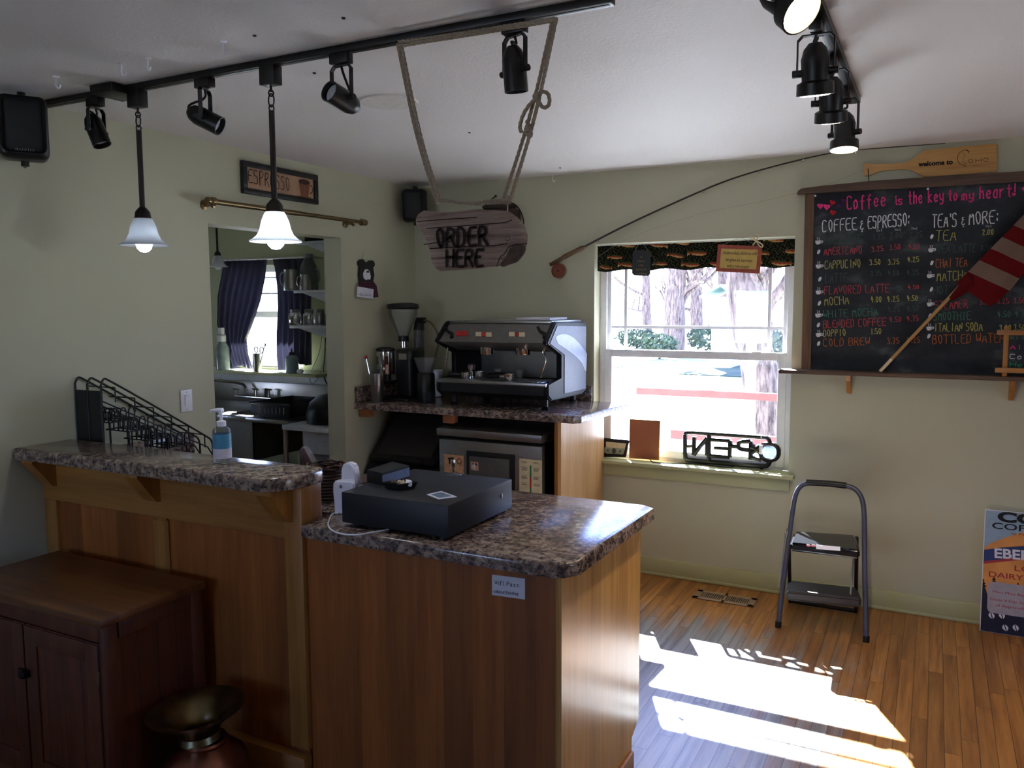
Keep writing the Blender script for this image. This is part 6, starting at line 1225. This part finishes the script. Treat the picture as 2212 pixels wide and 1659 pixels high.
for px, m, lb, dy, r_ in ((653, 'chrome', 'small steel jar at the left on the lower kitchen shelf', -.08, .042), (674, 'chrome', 'small steel jar in the middle of the lower kitchen shelf', -.04, .040), (692, 'steel', 'small steel jar at the right on the lower kitchen shelf', -.02, .042)):
    c = k_(px, s2)+V((0, dy, 0)); t = thing('steel_jar', lb, 'jar', c, 'small jars on the lower kitchen shelf'); B().lathe([(0, 0), (r_*.9, 0), (r_, .01), (r_, .06), (r_*.8, .08), (0, .082)], c, 20).done('jar', M[m], t); B().lathe([(0, .08), (r_*.7, .08), (r_*.75, .1), (0, .105)], c, 18).done('lid', M['grey'], t)
ws = lambda px, y=-.185: V((on('y', y, px, 790).x, y, zsl))
c = ws(481, -.20); zz = lambda y: on('y', -.20, 481, y).z-zsl; t = thing('glass_bottle', 'large clear bottle with white cap on the kitchen window ledge', 'bottle', c); r_ = .054; B().lathe([(0, 0), (r_, 0), (r_, zz(752)), (r_*.5, zz(738)), (r_*.35, zz(732)), (0, zz(732))], c, 26).done('bottle', P('cloudy_glass', '8d9a9c', .15, var=.15), t); B().lathe([(0, zz(738)), (r_*.6, zz(738)), (r_*.6, zz(725)), (r_*.42, zz(722)), (r_*.42, zz(708)), (0, zz(708))], c, 20).done('cap', M['paper'], t)
c = ws(556, -.195); t = tag(B().lathe([(0, 0), (.031, 0), (.033, .135), (.031, .135), (.029, .006), (0, .006)], c, 24).done('steel_canister', M['steel']), 'steel canister of utensils before the kitchen window', 'canister')
t = thing('scissors', 'scissors standing in the steel canister at the kitchen window', 'scissors', c); b = B(); f_ = lambda x, y: on('y', -.195, x, y)
B().tube([f_(555, 790), f_(553, 762)], .004, 6).tube([f_(558, 790), f_(562, 764)], .004, 6).done('blades', M['chrome'], t); B().tube(smooth([f_(553, 762), f_(548, 755), f_(551, 749), f_(557, 750), f_(557, 760)], 2, True), .004, 6, True).tube(smooth([f_(562, 764), f_(561, 752), f_(566, 748), f_(570, 754), f_(567, 762)], 2, True), .004, 6, True).done('handles', M['black'], t)
tag(B().tube([f_(560, 795), f_(572, 747)], .004, 6).ball(f_(573, 745), .008, (1, .5, 1.6)).done('kitchen_spoon', M['steel']), 'spoon leaning right in the steel canister at the kitchen window', 'spoon')
c = ws(631, -.19); t = thing('squeeze_bottle', 'pale blue bottle with dark top on the kitchen window ledge', 'bottle', c); B().lathe([(0, 0), (.044, 0), (.046, .006), (.046, .11), (.030, .13), (0, .132)], c, 26).done('bottle', P('pale_blue_plastic', '7d929c', .4), t); B().lathe([(0, .13), (.022, .13), (.02, .15), (.006, .155), (.004, .18), (0, .18)], c, 18).done('cap', M['black'], t)
c = ws(648, -.215)+V((0, 0, .018)); tag(B().ball(c, .022, (1.3, 1, .8)).done('white_sponge', M['whitep']), 'small white rounded scrubber on the kitchen window ledge', 'scrubber')
f_ = lambda x, y: on('y', -.03, x, y)
tag(B().tube(smooth([f_(703, 700), f_(702, 770), f_(697, 805), f_(704, 826), f_(708, 830)], 3), .005, 6).done('black_cable', M['black']), 'black cable hanging on the kitchen wall beside the shelves', 'cable'); tag(B().tube(smooth([f_(697, 712), f_(690, 765), f_(672, 800), f_(668, 822), f_(676, 832), f_(690, 812), f_(700, 775), f_(704, 740)], 3), .0028, 6).done('grey_cable', M['grey']), 'thin grey cable looping on the kitchen wall under the window ledge', 'cable')
# ================================================================== LIGHT
w = bpy.data.worlds.new('sky'); SC.world = w; w.use_nodes = True; nt = w.node_tree
sk = nt.nodes.new('ShaderNodeTexSky'); sk.sky_type = 'NISHITA'; sk.sun_disc = False; sk.sun_elevation = math.radians(37); sk.sun_rotation = math.radians(-25)
wb = nt.nodes.new('ShaderNodeMixRGB'); wb.blend_type = 'MULTIPLY'; wb.inputs[0].default_value = 1; wb.inputs[2].default_value = (.78, .88, 1.5, 1)   # the photograph's warm white balance turns skylight blue
nt.links.new(sk.outputs[0], wb.inputs[1]); nt.links.new(wb.outputs[0], nt.nodes['Background'].inputs['Color']); nt.nodes['Background'].inputs['Strength'].default_value = .3; sk.ozone_density = 3; sk.air_density = 1.2; sk.dust_density = .4
sun = bpy.data.lights.new('sun', 'SUN'); so = bpy.data.objects.new('sun', sun); COL.objects.link(so)
sun.energy = 38; sun.angle = math.radians(.6); sun.color = (.86, .94, 1)
so.rotation_euler = V((.58, -1.18, -1)).to_track_quat('-Z', 'Y').to_euler(); so.location = (-3, 8, 8)
SC.view_settings.view_transform = 'Standard'; SC.view_settings.look = 'None'; SC.view_settings.gamma = 1; SC.view_settings.use_curve_mapping = False
SC.view_settings.exposure = 2.0
